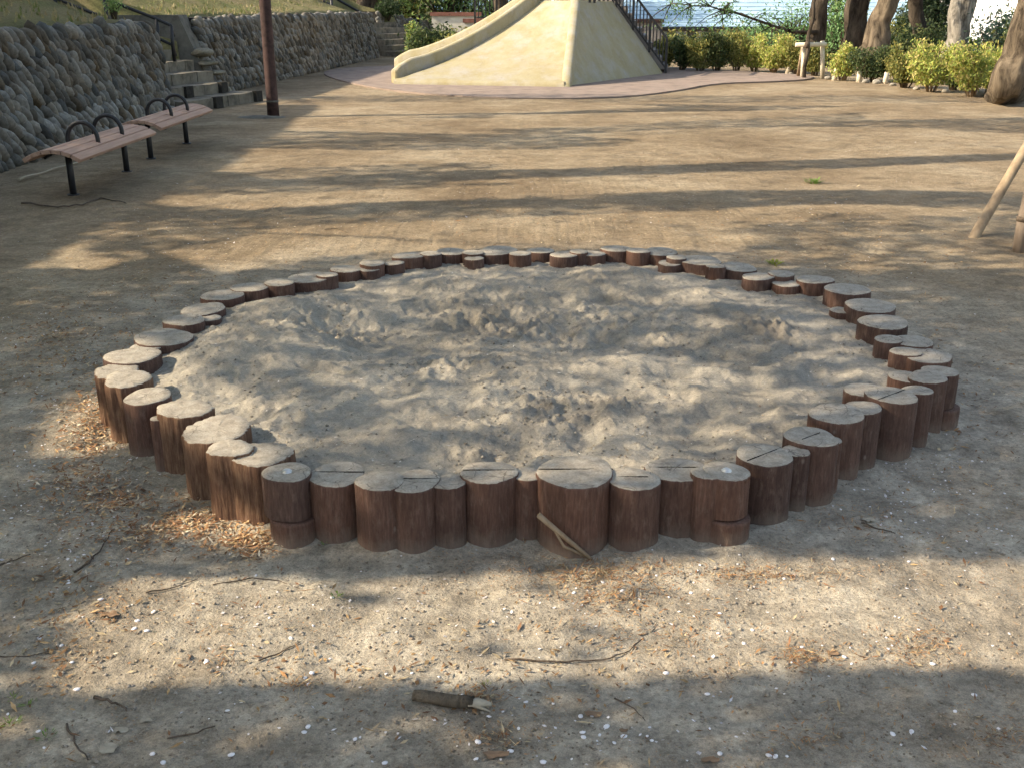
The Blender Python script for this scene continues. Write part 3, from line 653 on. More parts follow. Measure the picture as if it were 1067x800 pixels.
# smooth concrete return at the near corner of the second wall, with ledges
root = thing('concrete_return', (-5.9, 20.4, 0), 'smooth dark concrete end of the middle wall, with pale stone ledges', 'wall end')
mb = MB(); n = len(mb.v)
prof = [(-.02, 0), (1.25, 0), (.95, 1.53), (-.02, 1.53)]
poly = [(-1.6, 0), (.42, 0), (-.16, 1.47), (-1.6, 1.47)]
for yy in (-.12, .42):
    for (a, z) in poly: mb.v.append(Vector((a, yy, z)))
mb.face([0, 1, 2, 3], sm=False); mb.face([7, 6, 5, 4], sm=False)
for k in range(4): mb.face([k, 4 + k, 4 + (k + 1) % 4, (k + 1) % 4][::-1], sm=False)
mb.build('concrete', M['conc'], root)
for (px, py, w, h_) in ((212, 55, .42, .11), (220, 66, .34, .07), (227, 76, .30, .07)):
    p = atY(px + (py % 3) * 2 - 3, py, 20.42); mb = MB(); mb.blob(p - Vector(root.location), (w / 2 * 1.0, .3, h_ / 2 * 1.5), None, (.20, .18, .13), 12, 8, .2, px); mb.build('ledge_stone', M['stone'], root)
# grass bank behind the walls
bx = np.concatenate([[0, .12], np.linspace(.6, 30, 50)]); by = np.linspace(-6, 70, 90); U_, Y = np.meshgrid(bx, by)
edge = np.interp(by, [-6, 17.5, 20.8, 36.5, 46, 70], [-5.62, -5.70, -6.1, -4.8, -3.6, -3.3])[:, None]
top0 = np.interp(by, [-6, 36, 40, 46, 70], [1.38, 1.40, 1.36, .86, .8])[:, None]
X = edge - U_; Z = top0 + .36 * U_ * np.clip(U_ / 2, .55, 1) - .0 * U_ + (fbm(X * .8, Y * .8, 4, 81) - .5) * .3 * np.clip(U_, 0, 1)
gap = ((Y > 17.45) & (Y < 20.2) & (U_ < 2.6)) | ((Y > 36.6) & (Y < 39.4) & (U_ < 1.6)); Z = np.where(gap, -.3, Z)
Z[:, 0] = -.4 
tag(grid('grass_bank', X, Y, Z, M['grass']), kind='structure')
# rough grass on the bank
n = 9000; x = -5.9 - 7 * rng.random(n); y = 6 + 36 * rng.random(n) ** 1.2; gy_ = np.interp(y, [-6, 17.5, 20.8, 36.5, 46, 70], [-5.70, -5.78, -6.2, -4.9, -3.7, -3.4]); u = gy_ - x
k = (u > .1) & ~((y > 17.3) & (y < 20.9) & (u < 2.8)) & ~((y > 36.4) & (y < 39.6) & (u < 2)); x, y, u = x[k], y[k], u[k]
z = np.interp(y, [-6, 36, 40, 46, 70], [1.38, 1.40, 1.36, .86, .8]) + .36 * u * np.clip(u / 2, .55, 1) + (fbm(x * .8, y * .8, 4, 81) - .5) * .3 * np.clip(u, 0, 1)
th = rng.random(len(x)) * 6.28; Uv = np.stack([np.cos(th) * .02, np.sin(th) * .02, .04 + .05 * rng.random(len(x))], -1); Vv = np.stack([-np.sin(th) * .02, np.cos(th) * .02, 0 * th], -1)
cc = np.array([(.30, .25, .11), (.17, .19, .06), (.34, .27, .14)])[rng.integers(0, 3, len(x))]
tag(quads('grass', np.stack([x, y, z + .03], -1), Uv, Vv, cc, M['leaf']), 'dry and green grass growing on the bank', None, None, 'stuff')

# steps through the walls
def steps(name, P, dirv, run, widths, rise, label, n, blocks=True, ins=None):
    root = thing(name, P, label, 'steps', 'flights of steps through the wall')
    dirv = Vector(dirv).normalized(); up = Vector((-dirv.y, dirv.x, 0))
    for k in range(n):
        a0, a1 = widths[min(k, len(widths) - 1)]
        c0 = up * (k * run); mb = MB(); L_ = a1 - a0; m = 7
        h = rise * (k + 1)
        for j in range(m):
            q0 = a0 + L_ * j / m; q1 = q0 + L_ / m + .002 * (j < m - 1)
            c = c0 + dirv * ((q0 + q1) / 2) + up * (run * .62)
            rot = Matrix(((dirv.x, up.x, 0), (dirv.y, up.y, 0), (0, 0, 1)))
            rr = random.Random(j * 5 + k); mb.box(c + Vector((0, 0, h / 2 - .05 + rr.uniform(-.006, .006))), (q1 - q0, run * 1.25 + rr.uniform(-.02, .03), h + .1), rot)
        mb.build('tread', M['step'], root)
        if k < 2 and ins:
            for q in ins[k]:
                mb = MB(); rot = Matrix(((dirv.x, up.x, 0), (dirv.y, up.y, 0), (0, 0, 1)))
                mb.box(c0 + dirv * q + up * (-.02) + Vector((0, 0, h - rise / 2 + .01)), (.22, .09, rise * 1.05), rot, taper=.95); mb.build('dark_block', M['blk'] if False else M['mortar'], root)
    return root
steps('stone_steps', (-5.25, 17.45, 0), (.28, .96, 0), .42, [(-.05, 2.35), (.2, 2.1), (.45, 2.3), (.5, 2.35), (.5, 2.35), (.5, 2.4), (.5, 2.5), (.5, 2.6)], .175, 'worn concrete steps rising through the gap beside the rusty pole', 8, ins=[(.95, 2.3), (.75, 1.85)])
steps('stone_steps', (-3.8, 36.9, 0), (.55, .83, 0), .42, [(-.2, 3.2), (.2, 2.6), (.3, 2.5), (.3, 2.5), (.3, 2.5), (.3, 2.5)], .175, 'far worn steps at the end of the cobbled walls', 6)
# handrails
def handrail(pts, label, posts, off=.32, r=.028):
    root = thing('handrail', pts[0], label, 'handrail'); o = Vector(pts[0]); P = [Vector(p) - o for p in pts]
    m = MB(); m.tube(P, r, 8); m.build('rail', M['blk'], root)
    m = MB(); m.tube([p - Vector((0, 0, off)) for p in P[:]], r * .9, 8); m.build('rail', M['blk'], root)
    for p, h in posts:
        m = MB(); q = Vector(p) - o; m.tube([q, q - Vector((0, 0, h))], r * 1.1, 8); m.build('post', M['blk'], root)
p0 = atY(181, 38, 18.0); p1 = atY(178, 27, 17.9); p2 = atY(163, 20, 17.9); p3 = atY(109, -1, 17.9); p4 = p3 + (p3 - p2)
handrail([p0, p1, p2, p3, p4], 'black double handrail climbing beside the steps near the benches', [(p1, .55), (p2, .5), (p3, .6), (p4, 1.1)], .30)
p0 = atY(389, 22, 37); p1 = atY(382, 17, 37); p2 = atY(345, -4, 37); p3 = p2 + (p2 - p1)
handrail([p1, p2, p3], 'brown handrail climbing beside the far steps', [(p1, .9), (p2, .9), (p3, .9)], .3, .04)

# ------------------------------------------------------------------ benches
def bench(y0, y1, xc, legs, label):
    root = thing('bench', (xc, (y0 + y1) / 2, 0), label, 'bench', 'benches beside the cobbled wall'); L_ = y1 - y0; Rr = .42; W = .25
    n = 6; hts = []
    th0 = math.asin(W / Rr)
    for k in range(n):
        a = -th0 + 2 * th0 * (k + .5) / n; x = math.sin(a) * Rr; z = .355 + (math.cos(a) - math.cos(th0)) * Rr
        rot = Matrix.Rotation(a, 3, 'Y'); w = 2 * th0 * Rr / n - .006
        m = MB(); m.box((x, 0, z), (w, L_, .038), rot)
        o = m.build('slat', M['seat'], root); bv = o.modifiers.new('b', 'BEVEL'); bv.width = .006; bv.segments = 2
    for s, yy in zip((0, 1), legs):
        m = MB(); yl = yy - (y0 + y1) / 2
        pts = [Vector((math.sin(a) * (Rr - .035), yl, .355 + (math.cos(a) - math.cos(th0)) * Rr - .033)) for a in np.linspace(-th0 * .92, th0 * .92, 9)]
        for a, b in zip(pts, pts[1:]): m.bar(a, b, .05, .022)
        m.build('bracket', M['blk'], root)
        m = MB(); m.tube([(0, yl, -.02), (0, yl, .20), (0, yl, .42)], .030, 12); m.tube([(0, yl, -.01), (0, yl, .012)], .055, 14); m.build('leg', M['blk'], root)
    for f in (.36, .67):
        m = MB(); yl = -L_ / 2 + L_ * f; pts = []
        for a in np.linspace(0, PI, 15): pts.append(Vector((math.cos(a) * .14, yl, .46 + math.sin(a) * .155)))
        pts = [Vector((.14, yl, .38))] + pts + [Vector((-.14, yl, .38))]
        m.tube(pts, .0205, 10); m.build('arm_hoop', M['blk'], root)
bench(9.35, 11.45, -4.03, (9.72, 11.15), 'nearer slatted bench with two black arm hoops by the cobbled wall')
bench(11.85, 13.95, -4.10, (12.15, 13.55), 'farther slatted bench with two black arm hoops, beyond the nearer one')

# rusty pole
b = at(285, 122, 0); root = thing('metal_pole', b, 'tall rusty brown pole standing on the ground before the steps', 'pole')
m = MB(); m.tube([(0, 0, -.05), (0, 0, .3), (0, 0, 1.4), (0, 0, 3.2), (0, 0, 5.2)], [.094, .09, .088, .085, .08], 20); m.build('shaft', M['rust'], root)
m = MB(); m.tube([(0, 0, .22), (0, 0, .25)], .096, 20); m.build('collar', M['conc'], root)
m = MB(); m.blob((-.15, -.1, -.02), (.45, .22, .05), None, (1, 1, 1), 14, 6, .15, 5); m.build('footing', M['conc'], root)

# prop pole and stake at the right edge
ft = at(1015, 247, 0); tp = atY(1067, 158, ft.y + .35); tp = ft + (tp - ft) * 1.45
root = thing('prop_pole', ft, 'peeled wooden pole leaning in from the right edge to prop a tree', 'prop pole')
m = MB(); v = tp - ft; m.tube([v * -.06, v * .0, v * .3, v * .6, v], [.036, .038, .037, .036, .034], 14, wob=.05, seed=2); m.build('pole', M['pole'], root)
ft = at(1062, 262, 0); root = thing('tree_stake', ft, 'upright weathered stake at the right edge beside the leaning prop', 'stake')
m = MB(); m.tube([(0, 0, -.1), (0, 0, .2), (.03, 0, .7), (.08, 0, 1.3)], [.052, .05, .047, .045], 12, wob=.06, seed=3); m.build('stake', M['conc'] if False else wood_mat('grey_stake', (.13, .10, .075), (.27, .21, .16), 14, (1, 1, .2)), root)
m = MB(); m.tube([(.0, 0, .215), (.0, 0, .25)], .053, 12); m.build('tie', M['twig'], root)

# ------------------------------------------------------------------ pinkish paving round the slide
pp = [(330, 79), (400, 96), (520, 104.5), (640, 103.5), (700, 97), (745, 88), (800, 86.5), (845, 84), (850, 80), (780, 76), (700, 71), (560, 69), (430, 69), (350, 72)]
ps = [at(*q) for q in pp]
def smooth(ps, it=2):
    for _ in range(it):
        q = []
        for a, b in zip(ps, ps[1:] + ps[:1]): q += [a.lerp(b, .25), a.lerp(b, .75)]
        ps = q
    return ps
m = MB(); m.prism([(p.x, p.y) for p in smooth(ps)], -.02, .028); tag(m.build('paving', M['pave']), kind='structure')

# ------------------------------------------------------------------ the slide hill
def lane(mb, L0, R0, LT, RT, n=26, lip=.2, conc=.6, th=None):
    """concave running surface from the bottom edge L0-R0 to the top edge LT-RT"""
    i0 = len(mb.v); L0, R0, LT, RT = map(Vector, (L0, R0, LT, RT)); w = 10
    for i in range(n + 1):
        t = i / n; s = t ** 1.0; zz = (1 - conc) * t + conc * t * t
        zz = zz if t > .12 else zz * (t / .12) ** .6
        for k in range(w + 1):
            f = k / w; p = L0.lerp(LT, s).lerp(R0.lerp(RT, s), f); zt = LT.z * (1 - f) + RT.z * f
            mb.v.append(Vector((p.x, p.y, lip + (zt - lip) * zz)))
    for i in range(n):
        for k in range(w):
            a = i0 + i * (w + 1) + k; mb.face([a, a + 1, a + w + 2, a + w + 1])
    j = len(mb.v)
    for (oy, oz) in ((-.05, -.02), (-.085, -.07), (-.10, -1)):
        for k in range(w + 1): q = mb.v[i0 + k]; mb.v.append(Vector((q.x - .01, q.y + oy, max(q.z + oz, -.05))))
    rows = [i0, j, j + w + 1, j + 2 * (w + 1)]
    for r0, r1 in zip(rows, rows[1:]):
        for k in range(w): mb.face([r1 + k, r1 + k + 1, r0 + k + 1, r0 + k])
def curb(mb, A, B, wd, hgt, z0, z1, conc=.6, n=26, lip=.2, bulb=False):
    A = Vector(A); B = Vector(B); d = (B - A); d.z = 0; nn = Vector((-d.y, d.x, 0)).normalized(); i0 = len(mb.v)
    for i in range(n + 1):
        t = i / n; zz = (1 - conc) * t + conc * t * t; zz = zz if t > .12 else zz * (t / .12) ** .6
        zb = z0 + (z1 - z0) * zz; p = A.lerp(B, t); hh = hgt
        if hgt > .2: hh = hgt * (.62, .9, 1.05, 1.12, 1.08, 1.03)[min(i, 5)]
        elif i == 0: hh = hgt * .5
        rr = wd / 2
        for (o, z) in ((-rr, -.05), (-rr, zb + hh - .05), (-rr * .6, zb + hh), (rr * .6, zb + hh), (rr, zb + hh - .05), (rr, -.05)):
            mb.v.append(Vector((p.x + nn.x * o, p.y + nn.y * o, z)))
    for i in range(n):
        for k in range(5):
            a = i0 + i * 6 + k; mb.face([a, a + 1, a + 7, a + 6])
    mb.face([i0 + k for k in range(6)][::-1], sm=False); mb.face([i0 + n * 6 + k for k in range(6)], sm=False)
ZP = 1.74
B_ = at(588, 92, 0); L_ = at(411, 89, 0); R_ = at(693, 78, 0)
TM = atY(600, 3, 25.6); TM.z = ZP; TL = atY(563, 3, 26.6); TL.z = ZP; TR = atY(638, 4, 27.6); TR.z = ZP - .02
SL = thing('slide_hill', (1.2, 27, 0), 'big cream yellow concrete hill with a wide slide face and stairs', 'slide hill')
SL['_org'] = (1.2, 27, 0)
L2 = Vector((-3.0, 29.2, 0)); K2 = Vector((.4, 28.6, ZP)); BR = Vector((4.15, 31.2, 0)); KR = Vector((2.68, 29.4, ZP)); BL = Vector((-1.8, 32.5, 0)); KL = Vector((.8, 29.8, ZP))
mb = MB(); lane(mb, L_, B_, TL, TM, lip=.13); mb.build('slide_face', M['slide'], SL)
mb = MB(); mb.v += [Vector((B_.x + .05, B_.y + .1, -.05)), Vector((R_.x, R_.y, -.05)), TR, TM]
mb.face([0, 1, 2, 3], sm=False); mb.v += [Vector((R_.x, R_.y, -.05)), Vector((BR.x, BR.y, -.05)), KR, TR]; mb.face([4, 5, 6, 7], sm=False)
mb.v += [Vector((BR.x, BR.y, -.05)), Vector((BL.x, BL.y, -.05)), KL, KR]; mb.face([8, 9, 10, 11], sm=False); mb.build('climbing_face', M['slide'], SL)
mb = MB(); lane(mb, L2, L_ + Vector((-.02, .5, 0)), K2, TL); mb.build('slide_face', M['slide'], SL)
mb = MB(); mb.v += [Vector((BL.x, BL.y, -.05)), Vector((L2.x, L2.y, -.05)), K2, KL]; mb.face([0, 1, 2, 3], sm=False)
mb.v += [TL, TM, TR, KR, KL, K2]; mb.face([4, 5, 6, 7, 8, 9], sm=False); mb.build('platform', M['slide'], SL)
mb = MB(); curb(mb, B_ + Vector((.03, -.10, 0)), TM, .21, .075, .0, ZP, conc=.0); mb.build('ridge_curb', M['slide'], SL)
LC = at(413, 88, 0); mb = MB(); curb(mb, LC + Vector((-.06, -.02, 0)), TL + Vector((-.05, 0, 0)), .16, .29, .13, ZP)
mb.build('side_curb', M['slide'], SL)
mb = MB(); curb(mb, L2 + Vector((-.1, 0, 0)), K2, .16, .28, .13, ZP); mb.build('side_curb', M['slide'], SL)
# black railing down the stair side and round the platform
def balus(parent, A, B, h, n, name='railing', org=(0, 0, 0), posts=3, zdrop=0):
    m = MB(); A = Vector(A); B = Vector(B); up = Vector((0, 0, h))
    m.bar(A + up, B + up, .055); m.bar(A + up * .12, B + up * .12, .04)
    for k in range(n + 1):
        p = A.lerp(B, k / n); w = .055 if k % max(1, n // posts) == 0 else .026
        m.bar(p + Vector((0, 0, -.05 - zdrop if w > .04 else h * .12)), p + up, w)
    m.build(name, M['blk'], parent)
off = Vector((.02, .1, 0)); balus(SL, R_ + off + Vector((0, 0, .05)), TR + off + Vector((0, 0, 0)), .80, 16)
balus(SL, TR + off, KR + Vector((-.1, 0, 0)), .9, 10); balus(SL, TM + Vector((.35, .5, 0)), TR + Vector((-.1, .1, 0)), .9, 8)
balus(SL, KL, KR, .9, 14)
mb = MB()
for k in range(10):
    t = k / 10; a = R_.lerp(TR, t + .03) + Vector((-.1, .3, 0)); b2 = BR.lerp(KR, t + .03) + Vector((-.1, 0, 0)); h = ZP * (k + .7) / 10
    c = (a + b2) / 2; dd = (b2 - a); mb.box((c.x, c.y, h / 2 + .1), (dd.length * .96, .5, h), Matrix.Rotation(math.atan2(dd.y, dd.x), 3, 'Z'))
mb.build('stair', M['grey'], SL)
for o in SL.children: o.location = (0, 0, 0)
# railing fence left of the hill
A = atY(495, 27, 31.0); B2 = atY(592, 27, 31.6)
root = thing('bar_fence', (A.x, A.y, 0), 'black upright bar fence behind the upper left of the slide', 'fence'); root['_org'] = (A.x, A.y, 0)
balus(root, A, B2 + Vector((0, 0, A.z - B2.z)), 1.7, 26, 'bars', posts=4, zdrop=A.z)

# ------------------------------------------------------------------ vegetation
def leaves(name, cen, size, cols, parent, org, mat='leaf', updir=.0, asp=.45):
    n = len(cen); a = rng.normal(0, 1, (n, 3)); a[:, 2] += updir; a /= np.linalg.norm(a, axis=1, keepdims=True)
    b = rng.normal(0, 1, (n, 3)); b -= a * (a * b).sum(1, keepdims=True); b /= np.linalg.norm(b, axis=1, keepdims=True)
    s = size * rng.uniform(.6, 1.3, (n, 1))
    cc = np.array(cols)[rng.integers(0, len(cols), n)] * rng.uniform(.75, 1.25, (n, 1))
    return quads(name, cen, a * s / 2, b * s * asp / 2, cc, M[mat], parent, org)
YEL = [(.56, .55, .13), (.36, .43, .10), (.26, .33, .08), (.52, .43, .16)]; OLV = [(.20, .22, .06), (.30, .28, .08), (.13, .16, .045), (.38, .33, .10)]; DRK = [(.05, .085, .03), (.08, .11, .035), (.04, .06, .025), (.13, .15, .05)]
FRE = [(.18, .29, .08), (.25, .37, .11), (.12, .20, .06), (.32, .41, .16)]
HEDGE = [(690, 73, 27, 20, OLV, 'small olive shrub hugging the foot of the stair railing'), (710, 74, 31, 24, DRK, 'dark green shrub first to the right of the stair railing'), (729, 75, 28, 20, OLV, 'low olive shrub between two dark ones near the slide'), (746, 75, 35, 24, DRK, 'taller dark shrub second of the dark ones in the row'), (767, 75, 37, 22, OLV, 'brown topped olive shrub left of the yellow shrubs'),
    (786, 75, 33, 20, YEL, 'yellow shrub left of the widest yellow one, near the slide'), (806, 76, 35, 30, YEL, 'wide yellow green shrub left of the post and rail brace'), (828, 77, 29, 20, OLV, 'olive shrub directly behind the left post of the wooden brace'), (849, 79, 29, 20, OLV, 'olive shrub seen between the posts of the wooden brace'),
    (878, 84, 32, 26, YEL, 'yellow shrub just right of the wooden brace'), (906, 86, 36, 38, DRK, 'wide dark shrub under the twin leaning trunks'), (943, 92, 42, 28, OLV, 'dark based shrub with yellow tips left of the tallest shrub'), (970, 96, 50, 42, YEL, 'tallest and widest yellow shrub of the row'), (993, 94, 32, 18, DRK, 'small dark shrub tucked before the pale trunk'),
    (1012, 101, 46, 32, YEL, 'bright yellow shrub with orange stems right of the pale trunk'), (1033, 97, 40, 18, YEL, 'narrow yellow shrub touching the big leaning trunk')]
for i, (px, py, hp, wp, cols, lab) in enumerate(HEDGE):
    b = at(px, py, 0); dp = depth(b); h = hp / F * dp; w = wp / F * dp * 1.5; root = thing('hedge_shrub', b, lab, 'shrub', 'row of shrubs along the far edge')
    rr = random.Random(i); m = MB(); tips = []
    for k in range(14):
        a = rr.uniform(0, 6.28); q = rr.uniform(.1, .5) * w; e = Vector((math.cos(a) * q, math.sin(a) * q * .8, h * rr.choice((rr.uniform(.55, .9), rr.uniform(.85, 1.12))))); s0 = Vector((math.cos(a) * .06, math.sin(a) * .06, -.02))
        m.tube([s0, s0.lerp(e, .5) + Vector((0, 0, h * .06)), e], [.016, .011, .004], 5, (1, 1, 1)); tips.append((s0, e))
    m.build('stems', M['brownbark'] if cols is not YEL else M['pole'], root)
    n = 5000; k = rng.integers(0, 14, n); t = rng.beta(1.7, 1.1, n) * .87 + .16; s0 = np.array([tips[j][0] for j in k]); e = np.array([tips[j][1] for j in k])
    cen = s0 + (e - s0) * t[:, None] + rng.normal(0, 1, (n, 3)) * np.array([w * .085, w * .085, h * .03]); cen[:, 2] = np.maximum(cen[:, 2], h * .15)
    leaves('foliage', cen, .07, cols, root, (0, 0, 0), updir=1.1)
# short pale posts and stones along the shrubs
for i, (px, py, hp, lean) in enumerate([(820, 77, 15, .3), (869, 84, 12, .12), (895, 86, 11, -.05), (922, 88, 12, .05), (1014, 100, 16, .1)]):
    b = at(px, py, 0); h = hp / F * depth(b); r_ = .055
    m = MB(); m.tube([(0, 0, -.05), (lean * h * .5, 0, h * .5), (lean * h, 0, h)], [r_ * 1.1, r_, r_ * .85], 10, wob=.08, seed=i)
    lab = ['leaning pale stump post left of the wooden brace', 'pale short post right of the wooden brace', 'pale short post before the wide dark shrub, left of its twin', 'pale short post at the right end of the wide dark shrub', 'pale stump post under the bright yellow shrub'][i]
    tag(m.build('low_post', M['paleWood'], None, b), lab, 'post', 'short pale posts along the shrubs')
for i, (px, py, w_, lab) in enumerate([(824, 78, .10, 'white stone upright beside the leaning stump post'), (863, 83, .14, 'flat pale stone beside the post right of the brace'), (902, 87, .16, 'long flat pale stone before the wide dark shrub'), (913, 88, .18, 'pale stone leaning to the post by the wide dark shrub'), (930, 90, .12, 'mossy pale stone right of the wide dark shrub'), (955, 94, .12, 'pale stone under the tallest yellow shrub'), (985, 97, .15, 'pale flat stone between the two big yellow shrubs'), (1022, 101, .16, 'pale stone at the foot of the big leaning trunk')]):
    b = at(px, py, 0); m = MB(); m.blob((0, 0, w_ * .2), (w_ * .6, w_ * .4, w_ * .38), None, (.30, .27, .22), 12, 7, .16, i); tag(m.build('edging_stone', M['stone'], None, b), lab, 'stone', 'pale edging stones')

def trunk_tree(name, pts, rads, label, mat, cat='tree', crown=None, cols=FRE, nleaf=2600, group='trees beyond the shrubs', limbs=4, seed=0, lsz=.16):
    """pts: world polyline of trunk from the ground; crown: (centre z, radius, height)"""
    o = Vector(pts[0]); o.z = 0; root = thing(name, o, label, cat, group); P = [Vector(p) - o for p in pts]; m = MB()
    PP = []; RR_ = []
    for i in range(len(P) - 1):
        for k in range(4): PP.append(P[i].lerp(P[i + 1], k / 4) + Vector((math.sin(i * 4 + k + seed) * .02, math.cos(i * 3 + k) * .02, 0)) * (1 if i + k else 0)); RR_.append(rads[i] + (rads[i + 1] - rads[i]) * k / 4)
    PP[0] = PP[0] - (PP[1] - PP[0]).normalized() * .35; RR_[0] *= 1.12
    PP.append(P[-1]); RR_.append(rads[-1]); m.tube(PP, RR_, 22, wob=.2, seed=seed); rr = random.Random(seed)
    for k in range(6 if .2 < rads[0] and seed != 6 else 0):      # root flare
        a = k * 1.05 + seed; e = Vector((math.cos(a), math.sin(a), 0)); m.tube([P[0] + e * rads[0] * .55 + Vector((0, 0, rads[0] * 1.0)), P[0] + e * rads[0] * 1.05 + Vector((0, 0, rads[0] * .22)), P[0] + e * rads[0] * 1.75 + Vector((0, 0, -.05))], [rads[0] * .34, rads[0] * .27, rads[0] * .12], 9, wob=.1, seed=k)
    top = P[-1]; cl = []
    if crown:
        cz, cr, ch = crown; cc = Vector((top.x, top.y, cz))
        for k in range(limbs):
            a = 2 * PI * k / limbs + rr.uniform(-.4, .4); e = cc + Vector((math.cos(a) * cr * .7, math.sin(a) * cr * .7, rr.uniform(-.3, .5) * ch)); s0 = P[-2].lerp(top, rr.uniform(.3, 1))
            mid = s0.lerp(e, .5) + Vector((0, 0, .3)); m.tube([s0, mid, e], [rads[-1] * .6, rads[-1] * .35, rads[-1] * .12], 8, wob=.1, seed=k); cl += [e, mid, s0.lerp(e, .8)]
    m.build('trunk', M[mat], root)
    if crown:
        for k in range(14): cl.append(cc + Vector((rr.gauss(0, .45) * cr, rr.gauss(0, .45) * cr, rr.gauss(0, .4) * ch)))
        cl = np.array([tuple(q) for q in cl]); n = nleaf; j = rng.integers(0, len(cl), n); cen = cl[j] + rng.normal(0, 1, (n, 3)) * cr * .17
        leaves('crown', cen, lsz, cols, root, (0, 0, 0))
    return root, o
def up(px0, py0, px1, py1, Y, zz):     # point of a trunk on the image line, in the plane y = Y, at height zz
    d0 = atY(px0, py0, Y); d1 = atY(px1, py1, Y); t = (zz - d0.z) / (d1.z - d0.z); p = d0.lerp(d1, t); return p
def straight(px0, py0, px1, py1, Y, zs): return [up(px0, py0, px1, py1, Y, z) for z in zs]
Y1 = 31.5
t1, o1 = trunk_tree('tree', straight(855, 0, 850, 42, Y1, (0, .5, 1.2, 1.8, 3, 4.5)), [.27, .24, .22, .21, .2, .17], 'dark mossy trunk with a drooping leafy branch right of the slide', 'bark', crown=(6, 2.6, 1.6), seed=1)
trunk_tree('tree', straight(894, 0, 890, 50, 32, (0, .6, 1.2, 1.9, 3, 4.6)), [.42, .36, .31, .29, .27, .22], 'dark thick vine wrapped trunk left of the leaning pair', 'bark', crown=(6.5, 2.4, 1.5), seed=2)
trunk_tree('tree', [up(912, 50, 917, 20, 31.2, 0), up(912, 50, 917, 20, 31.2, .55), up(912, 50, 917, 20, 31.2, 1.2), atY(924, 4, 31.2), atY(940, -14, 31.3), atY(965, -60, 31.5)], [.46, .38, .27, .28, .22, .16], 'brown trunk leaning right over the wide dark shrub', 'brownbark', crown=(6.2, 2.2, 1.4), seed=3)
trunk_tree('tree', [atY(958, 60, 33.5) * 1.0, atY(957, 30, 33.5), atY(955, 12, 33.5), atY(952, -5, 33.5), atY(940, -22, 33.5), atY(925, -60, 33.5)], [.22, .2, .19, .2, .18, .14], 'slim dark trunk curving left behind the tallest yellow shrub', 'bark', crown=(6, 2, 1.3), seed=4)
trunk_tree('tree', straight(1004, 0, 992, 72, 27.5, (0, .35, .8, 1.3, 2.0, 3.2, 4.8)), [.36, .29, .265, .27, .285, .27, .2], 'pale grey trunk between the two big yellow shrubs', 'pale', crown=(6.6, 2.6, 1.6), seed=5)
trunk_tree('tree', [at(1046, 103, 0), up(1046, 100, 1064, 40, 18.6, .4), up(1046, 100, 1066, 40, 18.7, .8), up(1046, 100, 1068, 30, 18.8, 1.3), up(1046, 100, 1072, 10, 18.9, 2.0), up(1046, 100, 1080, 0, 19.0, 4.2)], [.37, .265, .25, .25, .24, .2], 'big rough trunk leaning right at the right edge', 'brownbark', crown=(5.6, 2.6, 1.5), seed=6)
# drooping branch with small fresh leaves, on the first tree
BP = [(852, 34), (838, 34), (825, 33), (805, 27), (785, 20), (765, 13), (752, 11), (740, 7), (720, 6), (700, 4)]
P = [atY(px, py, 31.3 - i * .12) - o1 for i, (px, py) in enumerate(BP)]
m = MB(); m.tube(P, [.055, .05, .045, .04, .034, .03, .026, .02, .014, .01], 8, wob=.1)
tw = []
rr = random.Random(5)
for i in range(2, len(P)):
    for k in range(5):
        e = P[i] + Vector((rr.uniform(-.9, .5), rr.uniform(-.4, .4), rr.uniform(-.75, .55))); m.tube([P[i], P[i].lerp(e, .5) + Vector((0, 0, .08)), e], [.018, .012, .005], 5); tw.append((P[i], e))
m.build('branch', M['bark'], t1)
n = 1300; k = rng.integers(0, len(tw), n); t = rng.random(n) ** .6; s0 = np.array([tuple(tw[j][0]) for j in k]); e = np.array([tuple(tw[j][1]) for j in k])
leaves('branch_leaves', s0 + (e - s0) * t[:, None] + rng.normal(0, .09, (n, 3)), .085, [(.16, .30, .10), (.22, .36, .14), (.12, .22, .08)], t1, (0, 0, 0))
# bird on the branch
p = atY(757, 12, 30.75); root = thing('bird', p, 'small black bird perched on the drooping branch', 'bird')
m = MB(); rot = Matrix.Rotation(R(-62), 3, 'Y'); m.blob((0, 0, .10), (.115, .05, .055), rot, (1, 1, 1), 12, 8, .03, 1); m.blob((.045, 0, .205), (.036, .032, .034), None, (1, 1, 1), 10, 7, 0, 2)
m.tube([(.07, 0, .205), (.115, 0, .195)], [.012, .002], 6); m.tube([(-.03, 0, .04), (-.075, 0, -.09)], [.028, .02], 8); m.tube([(.01, .015, .04), (.01, .015, -.01)], .004, 5); m.tube([(.01, -.015, .04), (.01, -.015, -.01)], .004, 5)
m.build('body', M['feather'], root)
# wooden brace with a young tree
g1 = at(836, 82, 0); g2 = at(857, 82, 0); Yb = g2.y; root = thing('tree_brace', g1, 'pale post and rail brace holding a thin young tree', 'tree brace')
tops = [atY(838, 47, Yb) - g1, atY(857, 43, Yb) - g1]; ft = [Vector((0, 0, -.03)), g2 - g1 + Vector((0, 0, -.03))]
for a, b in zip(ft, tops): m = MB(); m.tube([a, a.lerp(b, .5), b], [.052, .05, .048], 10, wob=.05); m.build('post', M['paleWood'], root)
m = MB(); m.tube([at(833, 81, 0) - g1 + Vector((0, .15, 0)), tops[0] + Vector((.0, .12, -.05))], [.045, .04], 9, wob=.05); m.build('post', M['pole'], root)
a = atY(829, 47, Yb - .08) - g1; b = atY(861, 46.5, Yb - .08) - g1; m = MB(); m.tube([a, a.lerp(b, .5), b], [.05, .052, .05], 10, wob=.05); m.build('rail', M['paleWood'], root)
m = MB(); c = atY(841, 47, Yb - .12) - g1; m.blob(c, (.07, .08, .09), None, (1, 1, 1), 10, 6, .1); m.build('binding', M['twig'], root)
